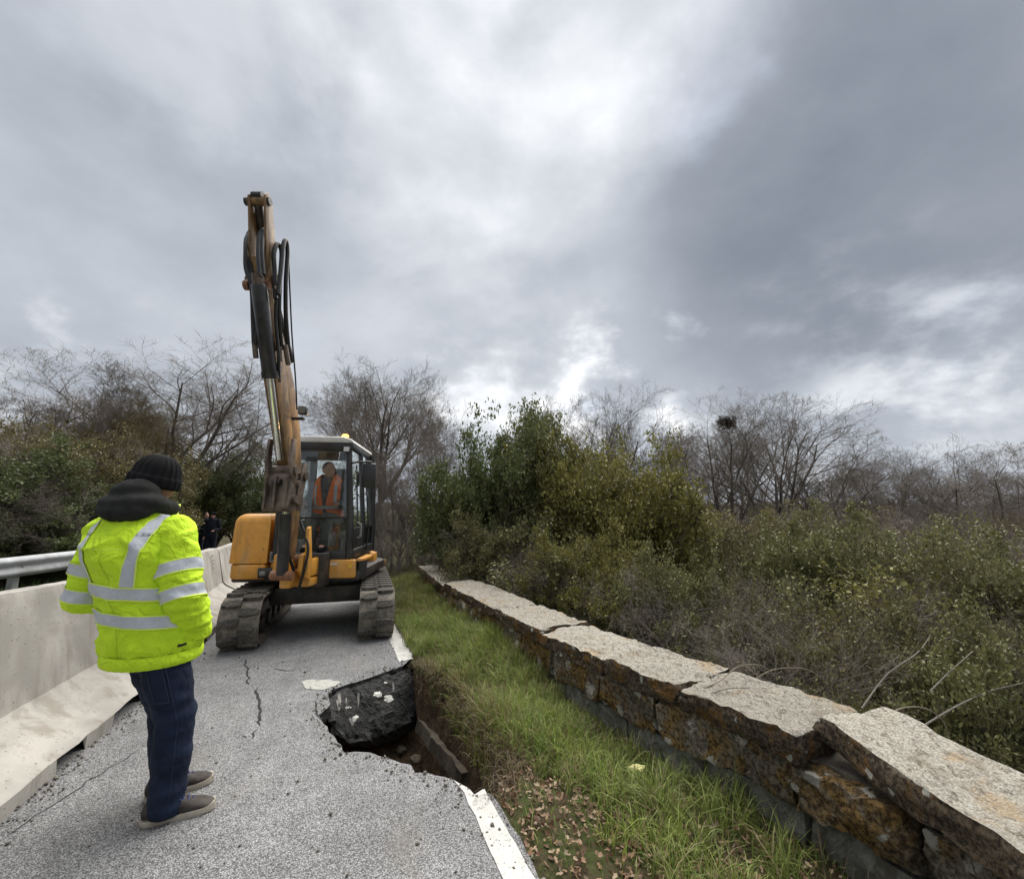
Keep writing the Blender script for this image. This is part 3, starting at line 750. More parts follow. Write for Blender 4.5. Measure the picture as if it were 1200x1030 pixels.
M_TWIGY = m_bark('budding_twig', (.075, .060, .028), (.17, .135, .06))
M_STEM = m_bark('shrub_stem', (.055, .042, .032), (.14, .115, .09))
def grow(rg, spec, V, F, tips, lv, pos, d, ln, rad, part):
    """one branch as a tapered tube with its children; spec[lv] = (segments, sides, children, child length, spread, wobble, up)"""
    seg, sides, nch, cl, spread, wob, up, tap = spec[lv]
    pts = [pos.copy()]; dr = d.normalized(); p = pos.copy()
    for i in range(seg):
        dr = (dr + Vector((rg.gauss(0, wob), rg.gauss(0, wob), rg.gauss(0, wob) + up))).normalized(); p = p + dr * (ln / seg); pts.append(p.copy())
    tgt = 0 if lv < part else 1
    VV, FF = V[tgt], F[tgt]; b = len(VV); ref = Vector((.31, .77, .55)); m = len(pts)
    for i, q in enumerate(pts):
        t = (pts[min(i + 1, m - 1)] - pts[max(i - 1, 0)]).normalized(); a = t.cross(ref).normalized(); c = a.cross(t)
        r = rad * (1 - tap * i / (m - 1))
        for j in range(sides):
            w = 2 * math.pi * j / sides; VV.append(q + a * (math.cos(w) * r) + c * (math.sin(w) * r))
    for i in range(m - 1):
        for j in range(sides): FF.append((b + i * sides + j, b + i * sides + (j + 1) % sides, b + (i + 1) * sides + (j + 1) % sides, b + (i + 1) * sides + j))
    if lv >= len(spec) - 2: tips.append((lv, pts))
    if lv == len(spec) - 1: return
    n = nch if isinstance(nch, int) else rg.randint(*nch)
    for c in range(n):
        f = (.30 if lv else .34) + (.70 if lv else .62) * (c + rg.random()) / n; f = min(f, 1.0)
        x = f * (m - 1); i = min(int(x), m - 2); q = pts[i].lerp(pts[i + 1], x - i); t = (pts[i + 1] - pts[i]).normalized()
        ax = Vector((rg.gauss(0, 1), rg.gauss(0, 1), rg.gauss(0, 1))); ax = (ax - t * ax.dot(t)).normalized()
        ang = R(rg.uniform(*spread)); nd = t * math.cos(ang) + ax * math.sin(ang)
        r0 = rad * (1 - tap * f)
        grow(rg, spec, V, F, tips, lv + 1, q, nd, ln * cl * rg.uniform(.7, 1.25) * (1.15 - .45 * f), max(r0 * (rg.uniform(.55, .78) if lv < 2 else rg.uniform(.48, .66)), .0006 if len(spec) == 6 else .0008), part)
def skeleton(seed, spec, stems, part):
    rg = random.Random(seed); V = ([], []); F = ([], []); tips = []
    for (pos, d, ln, rad) in stems(rg): grow(rg, spec, V, F, tips, 0, Vector(pos), Vector(d), ln, rad, part)
    A = [np.array([tuple(v) for v in x]) if x else np.zeros((0, 3)) for x in V]
    h = max(a[:, 2].max() for a in A if len(a))
    return [a / h for a in A], F, [(l, [p / h for p in q]) for l, q in tips]
def mixed_mesh(name, V, F, mat):
    me = bpy.data.meshes.new(name); me.from_pydata(V.tolist(), [], F); me.materials.append(mat); me.polygons.foreach_set('use_smooth', [True] * len(me.polygons)); return me
#            seg sides nch  childlen spread wobble up taper
OAK = [(7, 8, 11, .82, (22, 66), .05, .02, .90), (6, 5, 8, .52, (24, 58), .10, .05, .7), (5, 4, 7, .52, (24, 58), .13, .05, .7), (4, 3, 6, .55, (24, 58), .15, .05, .65), (3, 3, 4, .55, (24, 58), .16, .04, .6), (2, 3, 0, 0, (0, 0), .16, .05, .5)]
SLIM = [(8, 8, 10, .52, (20, 55), .05, .02, .90), (6, 5, 8, .52, (22, 55), .10, .05, .7), (5, 4, 6, .54, (22, 55), .13, .05, .7), (4, 3, 6, .56, (22, 55), .15, .05, .65), (3, 3, 4, .56, (22, 55), .16, .04, .6), (2, 3, 0, 0, (0, 0), .16, .05, .5)]
def tree_variant(seed, spec, stems, part=2):
    V, F, tips = skeleton(seed, spec, stems, part); return V, F
def one_trunk(rg): return [((0, 0, 0), (rg.uniform(-.1, .1), rg.uniform(-.1, .1), 1), 1.0, .036)]
def multi(n, ln=.8, rad=.035, lean=.5):
    def f(rg):
        out = []
        for i in range(n):
            a = 2 * math.pi * (i + rg.random() * .6) / n; k = rg.uniform(.15, lean); out.append(((math.cos(a) * .04, math.sin(a) * .04, 0), (math.cos(a) * k, math.sin(a) * k, 1), ln * rg.uniform(.7, 1.1), rad * rg.uniform(.7, 1.1)))
        return out
    return f
TREES = {}
for nm, seed, spec, st in (('oak_a', 11, OAK, one_trunk), ('oak_b', 23, OAK, one_trunk), ('slim_a', 5, SLIM, multi(3, .9, .022, .35)), ('slim_b', 8, SLIM, multi(2, .95, .026, .3))):
    V, F = tree_variant(seed, spec, st); TREES[nm] = (mixed_mesh('trunk', V[0], F[0], M_BARK), mixed_mesh('crown', V[1], F[1], M_TWIG))
BUSHT = [(5, 4, 6, .55, (15, 50), .12, .03, .6), (4, 3, 6, .6, (20, 60), .2, .03, .6), (4, 3, 5, .62, (20, 60), .24, .03, .6), (3, 3, 3, .6, (20, 60), .26, .03, .6), (2, 3, 0, 0, (0, 0), .3, 0, .5)]
for nm, seed in (('twigs_a', 3), ('twigs_b', 14)):
    V, F = tree_variant(seed, BUSHT, multi(9, .8, .012, .95), 1); TREES[nm] = (mixed_mesh('trunk', V[0], F[0], M_TWIG), mixed_mesh('crown', V[1], F[1], M_TWIG2))
# leafy shrubs: skeleton + leaves
SHR = [(6, 4, 8, .46, (20, 50), .09, .05, .6), (5, 3, 7, .55, (25, 60), .15, .07, .6), (4, 3, 5, .55, (25, 60), .2, .06, .6), (3, 3, 0, 0, (0, 0), .2, .06, .5)]
MND = [(5, 4, 7, .52, (25, 65), .14, .02, .6), (4, 3, 7, .58, (30, 70), .2, .02, .6), (4, 3, 5, .6, (30, 70), .24, .03, .6), (3, 3, 0, 0, (0, 0), .26, .03, .5)]
def leaves_on(tips, n, size, seed, cols, lv_min, clump=.02, asp=.55):
    rg = np.random.RandomState(seed); segs = []
    for l, pts in tips:
        if l < lv_min: continue
        for i in range(len(pts) - 1): segs.append((*pts[i], *pts[i + 1]))
    S = np.array(segs); pick = rg.randint(0, len(S), n); t = rg.rand(n, 1)
    P = S[pick, :3] * (1 - t) + S[pick, 3:] * t + rg.normal(0, clump, (n, 3))
    A = rg.normal(0, 1, (n, 3)); A[:, 2] += .35; A /= np.linalg.norm(A, axis=1, keepdims=True)
    B = rg.normal(0, 1, (n, 3)); B -= A * (A * B).sum(1, keepdims=True); B /= np.linalg.norm(B, axis=1, keepdims=True); C = np.cross(A, B)
    s = size * rg.uniform(.6, 1.35, (n, 1))
    V = np.stack([P, P + A * s * .5 + B * s * asp * .5 + C * s * .08, P + A * s, P + A * s * .5 - B * s * asp * .5 + C * s * .08], 1).reshape(-1, 3)
    F = np.arange(n * 4).reshape(n, 4)
    tone = np.clip(rg.rand(len(S))[pick] * .5 + rg.rand(n) * .5, 0, 1)[:, None]
    c0, c1 = np.array(cols[0]), np.array(cols[1]); col = c0 * (1 - tone) + c1 * tone
    return V, F, np.repeat(col, 4, 0)
M_LEAF = m_tint('leaf_olive'); M_LEAFD = m_tint('leaf_dark', (.62, .76, .66)); M_LEAFY = m_tint('leaf_yellow', (1.18, 1.10, .74)); M_LEAFB = m_tint('leaf_brown', (1.08, .95, .85))
def leafy(nm, seed, spec, st, n, size, cols, lv=2, clump=.012):
    V, F, tips = skeleton(seed, spec, st, 9)
    stem = mixed_mesh('stems', V[0], F[0], M_STEM)
    LV, LF, LC = leaves_on(tips, n, size, seed, cols, lv, clump)
    o = np_mesh('foliage', LV, LF, M_LEAF, colors=LC); me = o.data; bpy.data.objects.remove(o)
    TREES[nm] = (stem, me)
GR = ((.075, .086, .036), (.255, .250, .098))
leafy('shrub_up', 2, SHR, multi(12, 1.0, .016, .55), 46000, .018, GR)
leafy('shrub_up2', 9, SHR, multi(9, 1.0, .018, .45), 40000, .018, GR)
leafy('mound', 4, MND, multi(12, .8, .016, 1.3), 62000, .0185, GR)
leafy('mound2', 6, MND, multi(14, .8, .016, 1.5), 62000, .0185, ((.075, .078, .034), (.245, .232, .100)))
leafy('thin_leaf', 15, MND, multi(12, .8, .012, 1.2), 14000, .020, GR)
EXT = {}
def extent(var):
    if var not in EXT:
        me = TREES[var][1]; a = np.zeros(len(me.vertices) * 3, np.float32); me.vertices.foreach_get('co', a); a = np.abs(a.reshape(-1, 3)[:, :2]); EXT[var] = float(np.percentile(a.max(1), 98))
    return EXT[var]
def plant(var, name, px, ytop, Y, wide, label, cat, group=None, zb=None, mat=None, rz=None, parts=('trunk', 'crown'), tilt=0, mats=None):
    base = AT(px, 600, Y); zt = AT(px, ytop, Y).z
    zb = float(terrain_z(np.array(base.x), np.array(base.y))) - .05 if zb is None else zb
    h = max(.4, zt - zb); me = TREES[var]; ext = extent(var)
    r = empty(name, (base.x, base.y, zb), (random.uniform(0, 6.28) if rz is None else rz), label, cat, group)
    w = wide / (2 * ext); r.scale = (w, w, h); r.rotation_euler[0] = tilt
    for i, nm in enumerate(parts):
        o = bpy.data.objects.new(nm, me[i]); link(o, r)
        mm = (mats or (None, mat))[i]
        if mm: o.material_slots[0].link = 'OBJECT'; o.material_slots[0].material = mm
    return r
BT = 'bare trees'; 
def bare(var, px, yt, Y, wide, label, **k): return plant(var, 'bare_tree', px, yt, Y, wide, label, 'tree', 'bare winter trees', **k)
# left side
bare('oak_a', 185, 408, 17, 9.5, 'tallest bare oak on the left, its round crown above the man in yellow', zb=.6, rz=.4)
bare('oak_b', 250, 458, 20, 8.5, 'bare tree just left of the excavator boom, lower than the oak beside it', zb=.2)
bare('slim_a', 95, 432, 15.5, 6, 'bare tree between the tall oak and the left picture edge', zb=1.0)
bare('oak_b', 20, 432, 14, 6.5, 'bare tree at the left picture edge', zb=1.2, rz=2)
bare('slim_b', 285, 505, 26, 7, 'small distant bare tree low behind the excavator boom on its left', zb=-.2)
bare('oak_a', 150, 470, 22, 9, 'bare tree hidden low behind the tall oak on the left', zb=.8, rz=3)
bare('slim_a', 130, 465, 13.5, 4.2, 'yellowish budding thin tree in front of the tall left oak', zb=1.0, rz=1, mats=(M_TWIGY, M_TWIGY))
# behind the cab
bare('oak_b', 445, 398, 15.5, 7.4, 'tall bare tree right behind the excavator cab', zb=-.2, rz=1.0)
bare('oak_a', 432, 425, 17.5, 6.0, 'second bare tree merging with the one behind the cab, slightly lower', zb=-.3, rz=2.3)
bare('slim_a', 492, 470, 13, 3.6, 'slender bare tree between the cab and the evergreen shrub', zb=-.2, rz=.3)
bare('slim_a', 462, 520, 12, 3.0, 'small twiggy bare tree low beside the cab door', zb=-.2, rz=2.8)
# right side
bare('oak_a', 692, 442, 13, 4.6, 'bare tree rising behind the tall evergreen shrub', rz=.5)
bare('oak_b', 765, 470, 15, 4.5, 'bare tree right of the evergreen shrub, left of the tree with the nest', rz=1.4)
nest_tree = bare('oak_a', 842, 462, 15, 5.0, 'bare tree carrying a dark birds nest', rz=2.0)
bare('oak_a', 910, 452, 16, 7.2, 'broad bare tree right of the nest, tallest on the right side', rz=.9)
bare('oak_b', 985, 505, 18, 6.5, 'lower bare tree right of the broad tree', rz=3.1)
bare('oak_a', 1040, 515, 19, 6.0, 'third bare tree from the right picture edge', rz=.2)
bare('oak_b', 1098, 516, 17, 6.2, 'second bare tree from the right picture edge, open crown', rz=4.0)
bare('oak_a', 1175, 520, 14, 5.6, 'rightmost bare tree, twisted stems at the picture edge', rz=5.0)
bare('slim_b', 1010, 545, 24, 7.0, 'small far bare tree low behind the right hand row', rz=5.5)
bare('oak_a', 1150, 545, 26, 8.0, 'far bare tree low on the hillside at the right', rz=2.5)
bare('oak_b', 860, 520, 22, 8.0, 'far bare tree low behind the nest tree', rz=.7)
bare('slim_a', 720, 505, 20, 8.0, 'far bare tree low behind the evergreen shrub', rz=.7)
def nest_spot():
    me = nest_tree.children[0].data; a = np.zeros(len(me.vertices) * 3, np.float32); me.vertices.foreach_get('co', a); a = a.reshape(-1, 3) * np.array(nest_tree.scale); L = np.array(nest_tree.location); t = np.array(AT(827, 506, 16)); best = None
    for w in np.linspace(0, 2 * math.pi, 72):                # turn the tree until a limb reaches the fork that holds the nest
        c, s = math.cos(w), math.sin(w); q = np.stack([a[:, 0] * c - a[:, 1] * s, a[:, 0] * s + a[:, 1] * c, a[:, 2]], 1) + L
        d = (q[:, 0] - t[0]) ** 2 + (q[:, 2] - t[2]) ** 2 + .1 * np.clip(q[:, 1] - t[1], 0, 9) ** 2; i = d.argmin()
        if best is None or d[i] < best[0]: best = (d[i], w, q[i])
    nest_tree.rotation_euler[2] = best[1]; return Vector(best[2])
nc = nest_spot()
def nest():
    rg = random.Random(4); mb = MB()
    for i in range(170):
        a = rg.uniform(0, 6.28); t = rg.uniform(0, 6.28); rr = .17 + rg.uniform(-.05, .05); c = Vector((math.cos(a) * rr, math.sin(a) * rr, rg.gauss(0, .08))); d = Vector((-math.sin(a), math.cos(a), rg.gauss(0, .5))).normalized() * rg.uniform(.08, .20)
        mb.tube([c - d, c, c + d], .008, 3, False)
    bm = bmesh.new(); bmesh.ops.create_icosphere(bm, subdivisions=2, radius=.15)
    for v in bm.verts: v.co.z *= .6; v.co *= 1 + .3 * fbm(v.co, 9, 2)
    mb.bm_add(bm)
    o = mb.build('bird_nest', simple('nest_twigs', (.035, .028, .022), .95, .4, 20)); o.location = nc
    o.scale = (1.25, 1.25, 1.1); tag(o, 'dark round birds nest of sticks high in a bare tree', 'nest')
nest()
def shrub(var, px, yt, Y, wide, label, **k): return plant(var, 'shrub', px, yt, Y, wide, label, 'shrub', k.pop('group', 'shrubs beyond the stone wall'), parts=('stems', 'foliage'), **k)
shrub('shrub_up', 575, 478, 9.0, 2.6, 'tall dark green evergreen shrub nearest the excavator', zb=-1.2, mat=M_LEAFD, rz=0)
shrub('shrub_up2', 635, 466, 9.4, 2.4, 'tallest evergreen shrub with upright shoots against the sky', rz=1)
shrub('shrub_up', 715, 488, 8.6, 3.2, 'evergreen shrub with yellowish leaves at the right of the tall clump', mat=M_LEAFY, rz=2)
shrub('shrub_up2', 545, 545, 10, 2.2, 'darker lower evergreen at the left foot of the tall clump', mat=M_LEAFD, rz=3)
shrub('mound', 680, 605, 6.6, 2.0, 'yellow green leafy shrub low in front of the tall clump, above the wall', mat=M_LEAFY, rz=.5)
shrub('mound2', 600, 590, 8.0, 2.3, 'low tangled olive shrub behind the far end of the wall', rz=1.5)
shrub('mound', 750, 540, 8.8, 2.2, 'yellow leaved bushy shrub below the bare tree beside the tall clump', mat=M_LEAFY, rz=2.2)
shrub('thin_leaf', 640, 560, 7.6, 2.8, 'sparse twiggy shrub in the middle of the tall clump', rz=.3)
shrub('mound2', 850, 588, 8.5, 3.0, 'olive shrub below the nest tree', rz=3.3)
shrub('mound', 960, 585, 7.0, 3.0, 'olive shrub in the middle of the thicket on the right', rz=.7)
shrub('mound2', 1085, 603, 5.6, 2.8, 'rounded leafy shrub on the right, second from the picture edge', rz=1.9)
shrub('mound', 1195, 615, 4.8, 2.6, 'leafy shrub at the right picture edge', rz=2.9)
shrub('mound', 790, 630, 6.0, 2.2, 'dark leafy shrub just beyond the middle of the wall', rz=4.1)
shrub('thin_leaf', 880, 660, 5.0, 2.4, 'sparse leafy shrub beyond the wall, in front of the olive shrubs', rz=5.1)
shrub('mound2', 990, 690, 4.3, 2.2, 'leafy shrub low beyond the loose coping stone', rz=.1)
shrub('mound', 1110, 700, 3.7, 2.0, 'dense leafy shrub close behind the loose coping stone', rz=1.1)
shrub('mound2', 1230, 720, 3.4, 2.2, 'dense leafy shrub low at the right picture edge behind the wall', rz=2.1)
shrub('thin_leaf', 1020, 640, 5.2, 2.6, 'thin shrub with pale leaves in the right thicket', rz=3.1, mat=M_LEAFY)
shrub('mound', 1130, 612, 7.5, 3.2, 'shrub at the back of the right thicket under the twisted trees', rz=4.6)
shrub('thin_leaf', 820, 585, 10, 4.0, 'straw coloured broom like shrub under the nest', mat=M_LEAFB, rz=.6)
def twigs(var, px, yt, Y, wide, label, **k): return plant(var, 'bare_shrub', px, yt, Y, wide, label, 'shrub', 'leafless shrubs', parts=('stems', 'twigs'), **k)
for i, a in enumerate(((560, 600, 8.4, 2.4, 'tangle of grey bare twigs by the far end of the wall'), (640, 625, 6.8, 2.0, 'grey leafless shrub in front of the tall evergreen clump'), (740, 650, 5.8, 2.0, 'leafless shrub beyond the wall, left of its middle'), (810, 640, 5.2, 2.2, 'pale twiggy shrub beyond the middle of the wall'), (890, 690, 4.2, 1.9, 'pale leafless shrub touching the wall coping'), (970, 650, 5.0, 2.4, 'leafless shrub among the olive shrubs on the right'), (1060, 690, 3.9, 1.9, 'leafless shrub behind the loose coping stone'), (1150, 660, 4.2, 2.2, 'tall pale twigs near the right picture edge'), (820, 590, 11, 5, 'brown leafless brush under the nest tree'), (920, 585, 11, 5, 'brown leafless brush under the broad bare tree'), (1050, 598, 12, 6, 'brown leafless brush below the third bare tree from the right'), (1150, 606, 10, 5, 'brown leafless brush at the right picture edge'), (700, 560, 11, 4, 'leafless brush seen through the evergreen clump'), (480, 590, 12.5, 3.2, 'grey brush beside the excavator cab'), (510, 560, 13, 3.2, 'leafless brush between the cab tree and the evergreen'), (455, 605, 11, 2.0, 'low grey brush close behind the cab'))): twigs(('twigs_a', 'twigs_b')[i % 2], *a[:4], a[4], rz=i * 1.3, zb=(-.3 if a[0] < 520 else None))
# brush filling the slope behind the right hand shrubs
_rg = random.Random(12)
for i in range(34):
    px_ = 560 + 680 * (i + _rg.random()) / 34; Y_ = _rg.uniform(9.5, 22); kind = i % 3
    yt_ = 600 - (1.3 - .035 * Y_) * 520 / Y_ * _rg.uniform(-.2, 1.0) + _rg.uniform(-4, 14)
    if kind == 0: shrub(('mound', 'mound2')[i % 2], px_, yt_ + 6, Y_, _rg.uniform(3, 4.6), 'dull green brush on the slope behind the leafy shrubs', rz=i, mat=(None, M_LEAFB)[i % 2], group='brush on the slope')
    else: twigs(('twigs_a', 'twigs_b')[i % 2], px_, yt_, Y_, _rg.uniform(3, 5), 'brown leafless brush on the slope behind the leafy shrubs', rz=i)
# left bank
LB = 'shrubs on the left bank'
for i, (var, px, yt, Y, wide, lab, mt) in enumerate((
    ('mound', 25, 510, 10.5, 4.4, 'dark evergreen shrub at the left picture edge above the guard rail', M_LEAFD), ('mound2', 110, 492, 12, 4.6, 'tangled olive brush on the bank left of the mans hood', M_LEAFB),
    ('mound', 70, 560, 10.2, 3.6, 'dark ivy covered shrub right above the guard rail', M_LEAFD), ('mound2', -30, 480, 12, 4.5, 'brush cut by the left picture edge', M_LEAFB),
    ('mound', 250, 512, 21, 6.0, 'dark green evergreen behind the two distant men', M_LEAFD), ('mound2', 130, 500, 14, 4.0, 'brown green brush behind the mans black hat', M_LEAFB),
    ('mound', 285, 560, 21, 4.4, 'dark evergreen low beside the excavator engine cover', M_LEAFD), ('mound2', 215, 545, 20, 5.0, 'brownish brush between the hat and the distant men', M_LEAFB), ('mound', 105, 575, 11.5, 3.2, 'dark leafy brush hidden behind the mans shoulders', M_LEAFD), ('mound2', 20, 600, 9.6, 2.6, 'low ivy mass directly behind the guard rail', M_LEAFD))):
    shrub(var, px, yt, Y, wide, lab, mat=mt, rz=i * 1.7, group=LB, zb=(0.2 if px < 160 else -.2))
for i, a in enumerate(((60, 485, 11, 4.2, 'tangle of bare twigs over the brush at the far left'), (110, 515, 11.5, 3.6, 'pale bare twigs beside the mans hat'), (15, 540, 9.4, 2.8, 'grey bramble stems above the guard rail at the picture edge'), (215, 520, 20, 4.8, 'reddish brown bare brush right of the hat'), (110, 560, 9.8, 2.6, 'bare stems just above the guard rail near the mans shoulder'))):
    twigs(('twigs_a', 'twigs_b')[i % 2], *a[:4], a[4], rz=i * 1.1, zb=.2)
# pale arching bramble canes over the wall
M_CANE = simple('dry_cane', (.22, .185, .13), .8, .25, 30)
def cane(pts, r, lab):
    P = [AT(*p) for p in pts]; Q = []
    for i in range(len(P) - 1):
        for j in range(6):
            t = j / 6; p0, p1, p2, p3 = P[max(i - 1, 0)], P[i], P[i + 1], P[min(i + 2, len(P) - 1)]
            Q.append(.5 * ((2 * p1) + (p2 - p0) * t + (2 * p0 - 5 * p1 + 4 * p2 - p3) * t * t + (3 * p1 - p0 - 3 * p2 + p3) * t ** 3))
    Q.append(P[-1]); c = Q[0].copy(); o = MB().tube([q - c for q in Q], [r * (1 - .5 * i / len(Q)) for i in range(len(Q))], 5).build('bramble_cane', M_CANE); o.location = c; smooth_by_angle(o.data, 60)
    tag(o, lab, 'bramble', 'dry bramble canes at the wall')
cane([(812, 818, 2.75), (826, 806, 2.78), (845, 797, 2.85), (865, 781, 2.9), (890, 779, 2.95), (906, 790, 3.0), (910, 800, 3.05)], .004, 'pale cane arching over the coping, left of the loose stone')
cane([(880, 800, 3.0), (905, 785, 3.0), (940, 783, 3.0), (960, 793, 3.0), (975, 812, 3.1)], .0045, 'longest pale cane arching beyond the coping')
cane([(1040, 838, 2.6), (1060, 829, 2.6), (1085, 830, 2.6), (1105, 845, 2.6), (1113, 866, 2.6)], .005, 'hooped pale cane above the loose coping stone')
M_CANE = simple('grey_branch', (.15, .135, .115), .85, .25, 30)
cane([(1075, 855, 3.0), (1120, 828, 3.1), (1160, 810, 3.2), (1200, 800, 3.3), (1240, 790, 3.4)], .006, 'grey branch slanting out behind the loose coping stone')
cane([(815, 822, 2.72), (835, 812, 2.72), (860, 806, 2.76), (900, 807, 2.9), (945, 810, 3.0)], .0035, 'thin cane lying along the coping top')
cane([(1010, 830, 3.3), (1040, 790, 3.5), (1075, 765, 3.7), (1090, 745, 3.9)], .006, 'grey bare branch leaning right in the thicket behind the wall')
cane([(1090, 810, 3.2), (1110, 790, 3.3), (1140, 763, 3.5)], .005, 'short grey branch in the thicket at the right')
# ------------------------------------------------------------------ grass, dry stalks, dead leaves
def blades(name, P, H, W, col, mat, lean=.5, seed=0, label=None, parent=None):
    rg = np.random.RandomState(seed); n = len(P); a = rg.rand(n) * 2 * np.pi; L = np.stack([np.cos(a), np.sin(a), np.zeros(n)], 1); b = a + np.pi / 2 + rg.normal(0, .5, n); S = np.stack([np.cos(b), np.sin(b), np.zeros(n)], 1)
    k = (rg.rand(n, 1) * lean + .1 * lean); H = H[:, None]; Wd = W[:, None]; up = np.array([[0, 0, 1.]])
    V = []
    for t, w in ((0, 1), (.4, .85), (.75, .55)):
        c = P + up * H * (t - .35 * k * t * t) + L * H * k * t * t
        V += [c - S * Wd * w * .5, c + S * Wd * w * .5]
    V.append(P + up * H * (1 - .35 * k - .15 * k * k) + L * H * k)
    V = np.stack(V, 1).reshape(-1, 3); base = np.arange(n)[:, None] * 7
    F = np.concatenate([base + np.array([[0, 1, 3]]), base + np.array([[0, 3, 2]]), base + np.array([[2, 3, 5]]), base + np.array([[2, 5, 4]]), base + np.array([[4, 5, 6]])], 0)
    o = np_mesh(name, V, F, mat, parent, colors=np.repeat(col, 7, 0)); tag(o, label, 'grass', kind='stuff'); return o
M_GRASS = m_tint('grass_blade', rough=.55, transl=.3)
from mathutils.bvhtree import BVHTree as _B
vb = _B.FromPolygons([v.co for v in verge.data.vertices], [tuple(p.vertices) for p in verge.data.polygons])
def on_verge(n, s0, s1, seed, power=1.0):
    rg = np.random.RandomState(seed); s = s0 + (s1 - s0) * rg.rand(n) ** power; uw = wall_u_v(s) + .03; u = .17 + (uw - .17) * rg.rand(n)
    x = E0.x + RN.x * u + RD.x * s; y = E0.y + RN.y * u + RD.y * s
    return x, y, u, s, (u - .17) / (uw - .17)
def drop(x, y):
    z = np.zeros(len(x))
    for i in range(len(x)):
        h = vb.ray_cast(Vector((x[i], y[i], 2)), Vector((0, 0, -1))); z[i] = h[0].z if h[0] else -9
    return z
nzv = lambda x, y, sc, o=0: np.array([noise.fractal(Vector((a * sc, b * sc, o)), 1.0, 2.0, 3) for a, b in zip(x, y)])
def grass():
    x, y, u, s, t = on_verge(120000, -1.6, 7.2, 5, 1.25)
    ins = inpoly(x, y, LOOP); d = pdist(x, y, LOOP); n1 = nzv(x, y, 1.6); n2 = nzv(x, y, 4.5, 3)
    # leaf litter patch near the camera by the line has little grass
    bare_ = np.clip(1.25 - (np.hypot((s + .75) / .75, (u - .32) / .36)), 0, 1)
    dens = np.clip(.62 + n1 * .55 + n2 * .45 - bare_ * 1.3 - np.clip(.12 - t, 0, 1) * 3, 0.03, 1) * np.clip((s + 2.0) / 1.8, .28, 1) * np.where((s < .6) & (t > .7), .55, 1)
    rg = np.random.RandomState(8); keep = (~ins | (d < .05)) & (rg.rand(len(x)) < dens)
    x, y, u, s, t, n1, n2, d, ins, br = (q[keep] for q in (x, y, u, s, t, n1, n2, d, ins, bare_))
    z = drop(x, y); ok = z > -5; x, y, u, s, t, n1, n2, d, ins, z, br = (q[ok] for q in (x, y, u, s, t, n1, n2, d, ins, z, br))
    n = len(x); H = (.075 + .095 * np.clip(n1 + .45, 0, 1) + .06 * rg.rand(n)) * (1 - .45 * br) * np.clip(.5 + t * 2.2, .5, 1) * np.where(s < .7, np.clip(1.25 - t * .85, .4, 1), 1); H *= rg.uniform(.5, 1.4, n)
    W = rg.uniform(.003, .0065, n) * np.where(s > 3, 1.5, 1)
    g = np.array([[.095, .145, .028], [.20, .275, .050], [.32, .37, .095]]); k = np.clip(.5 + n2 * .9 + rg.normal(0, .28, n), 0, 1)[:, None]
    col = np.where(k < .5, g[0] * (1 - 2 * k) + g[1] * 2 * k, g[1] * (2 - 2 * k) + g[2] * (2 * k - 1))
    dryp = .20 + .5 * np.clip(.22 - d, 0, .2) / .2 * .8 + .25 * np.clip(n1 * -1.5, 0, 1) + .25 * (s > 3.8)
    dry = rg.rand(n) < dryp; dc = np.array([.27, .20, .11]) * rg.uniform(.5, 1.15, (n, 1)); col[dry] = dc[dry]
    blades('grass', np.stack([x, y, z - .005], 1), H, W, col, M_GRASS, .9, 3, 'green roadside grass with dry blades growing on the verge')
    # taller tufts
    P = []; hh = []
    for c in range(210):
        a, b, uu, ss, tt = on_verge(1, -1.2, 6.8, 900 + c, 1.2)
        if inpoly(a, b, LOOP)[0] or pdist(a, b, LOOP)[0] < .07: continue
        bb = np.clip(1.25 - (np.hypot((ss + .75) / .75, (uu - .32) / .36)), 0, 1)[0]
        if bb > .45 and random.random() < .75: continue
        m = 45; pa = np.stack([a + rg.normal(0, .035, m), b + rg.normal(0, .035, m)], 1); zz = drop(pa[:, 0], pa[:, 1]); q = zz > -.2; P.append(np.column_stack([pa[q], zz[q]])); hh.append(rg.uniform(.5, 1.1, q.sum()) * rg.uniform(.14, .30))
    P = np.concatenate(P); hh = np.concatenate(hh); n = len(P); k = rg.rand(n, 1); col = g[0] * (1 - k) + g[2] * k * .9; dry = rg.rand(n) < .18; col[dry] = np.array([.28, .22, .12]) * rg.uniform(.6, 1.1, (dry.sum(), 1))
    blades('grass_tufts', P, hh, rg.uniform(.003, .006, n), col, M_GRASS, 1.0, 12, 'taller arching tufts of grass on the verge')
    # dry hanging roots and stems round the hole
    m = 2600; idx = rg.randint(0, len(soil_edge), m); P = np.array([tuple(soil_edge[i]) for i in idx]) + np.column_stack([rg.normal(.02, .06, m), rg.normal(.02, .05, m), np.zeros(m)]); zz = drop(P[:, 0], P[:, 1]); q = zz > -.25; P[:, 2] = zz; P = P[q]; m = len(P)
    blades('dry_roots', P, rg.uniform(.05, .16, m), rg.uniform(.002, .005, m), np.array([.20, .145, .085]) * rg.uniform(.3, 1.2, (m, 1)), M_GRASS, 1.6, 6, 'dry roots and dead grass hanging over the collapsed edge')
    # far verge and the strip in front of the scrub: tall dry grass
    m = 16000; s = 4.5 + 16 * rg.rand(m) ** 1.4; u = .25 + rg.rand(m) ** 1.3 * np.clip((s - 6.6) * 1.4, .7, 3.6); x = E0.x + RN.x * u + RD.x * s; y = E0.y + RN.y * u + RD.y * s; z = -.02 * np.maximum(0, s - 4)
    ok = (u < wall_u_v(s) - .05) | (s > 7.7); x, y, z, u, s = (q[ok] for q in (x, y, z, u, s)); m = len(x); nn_ = nzv(x, y, 1.2)
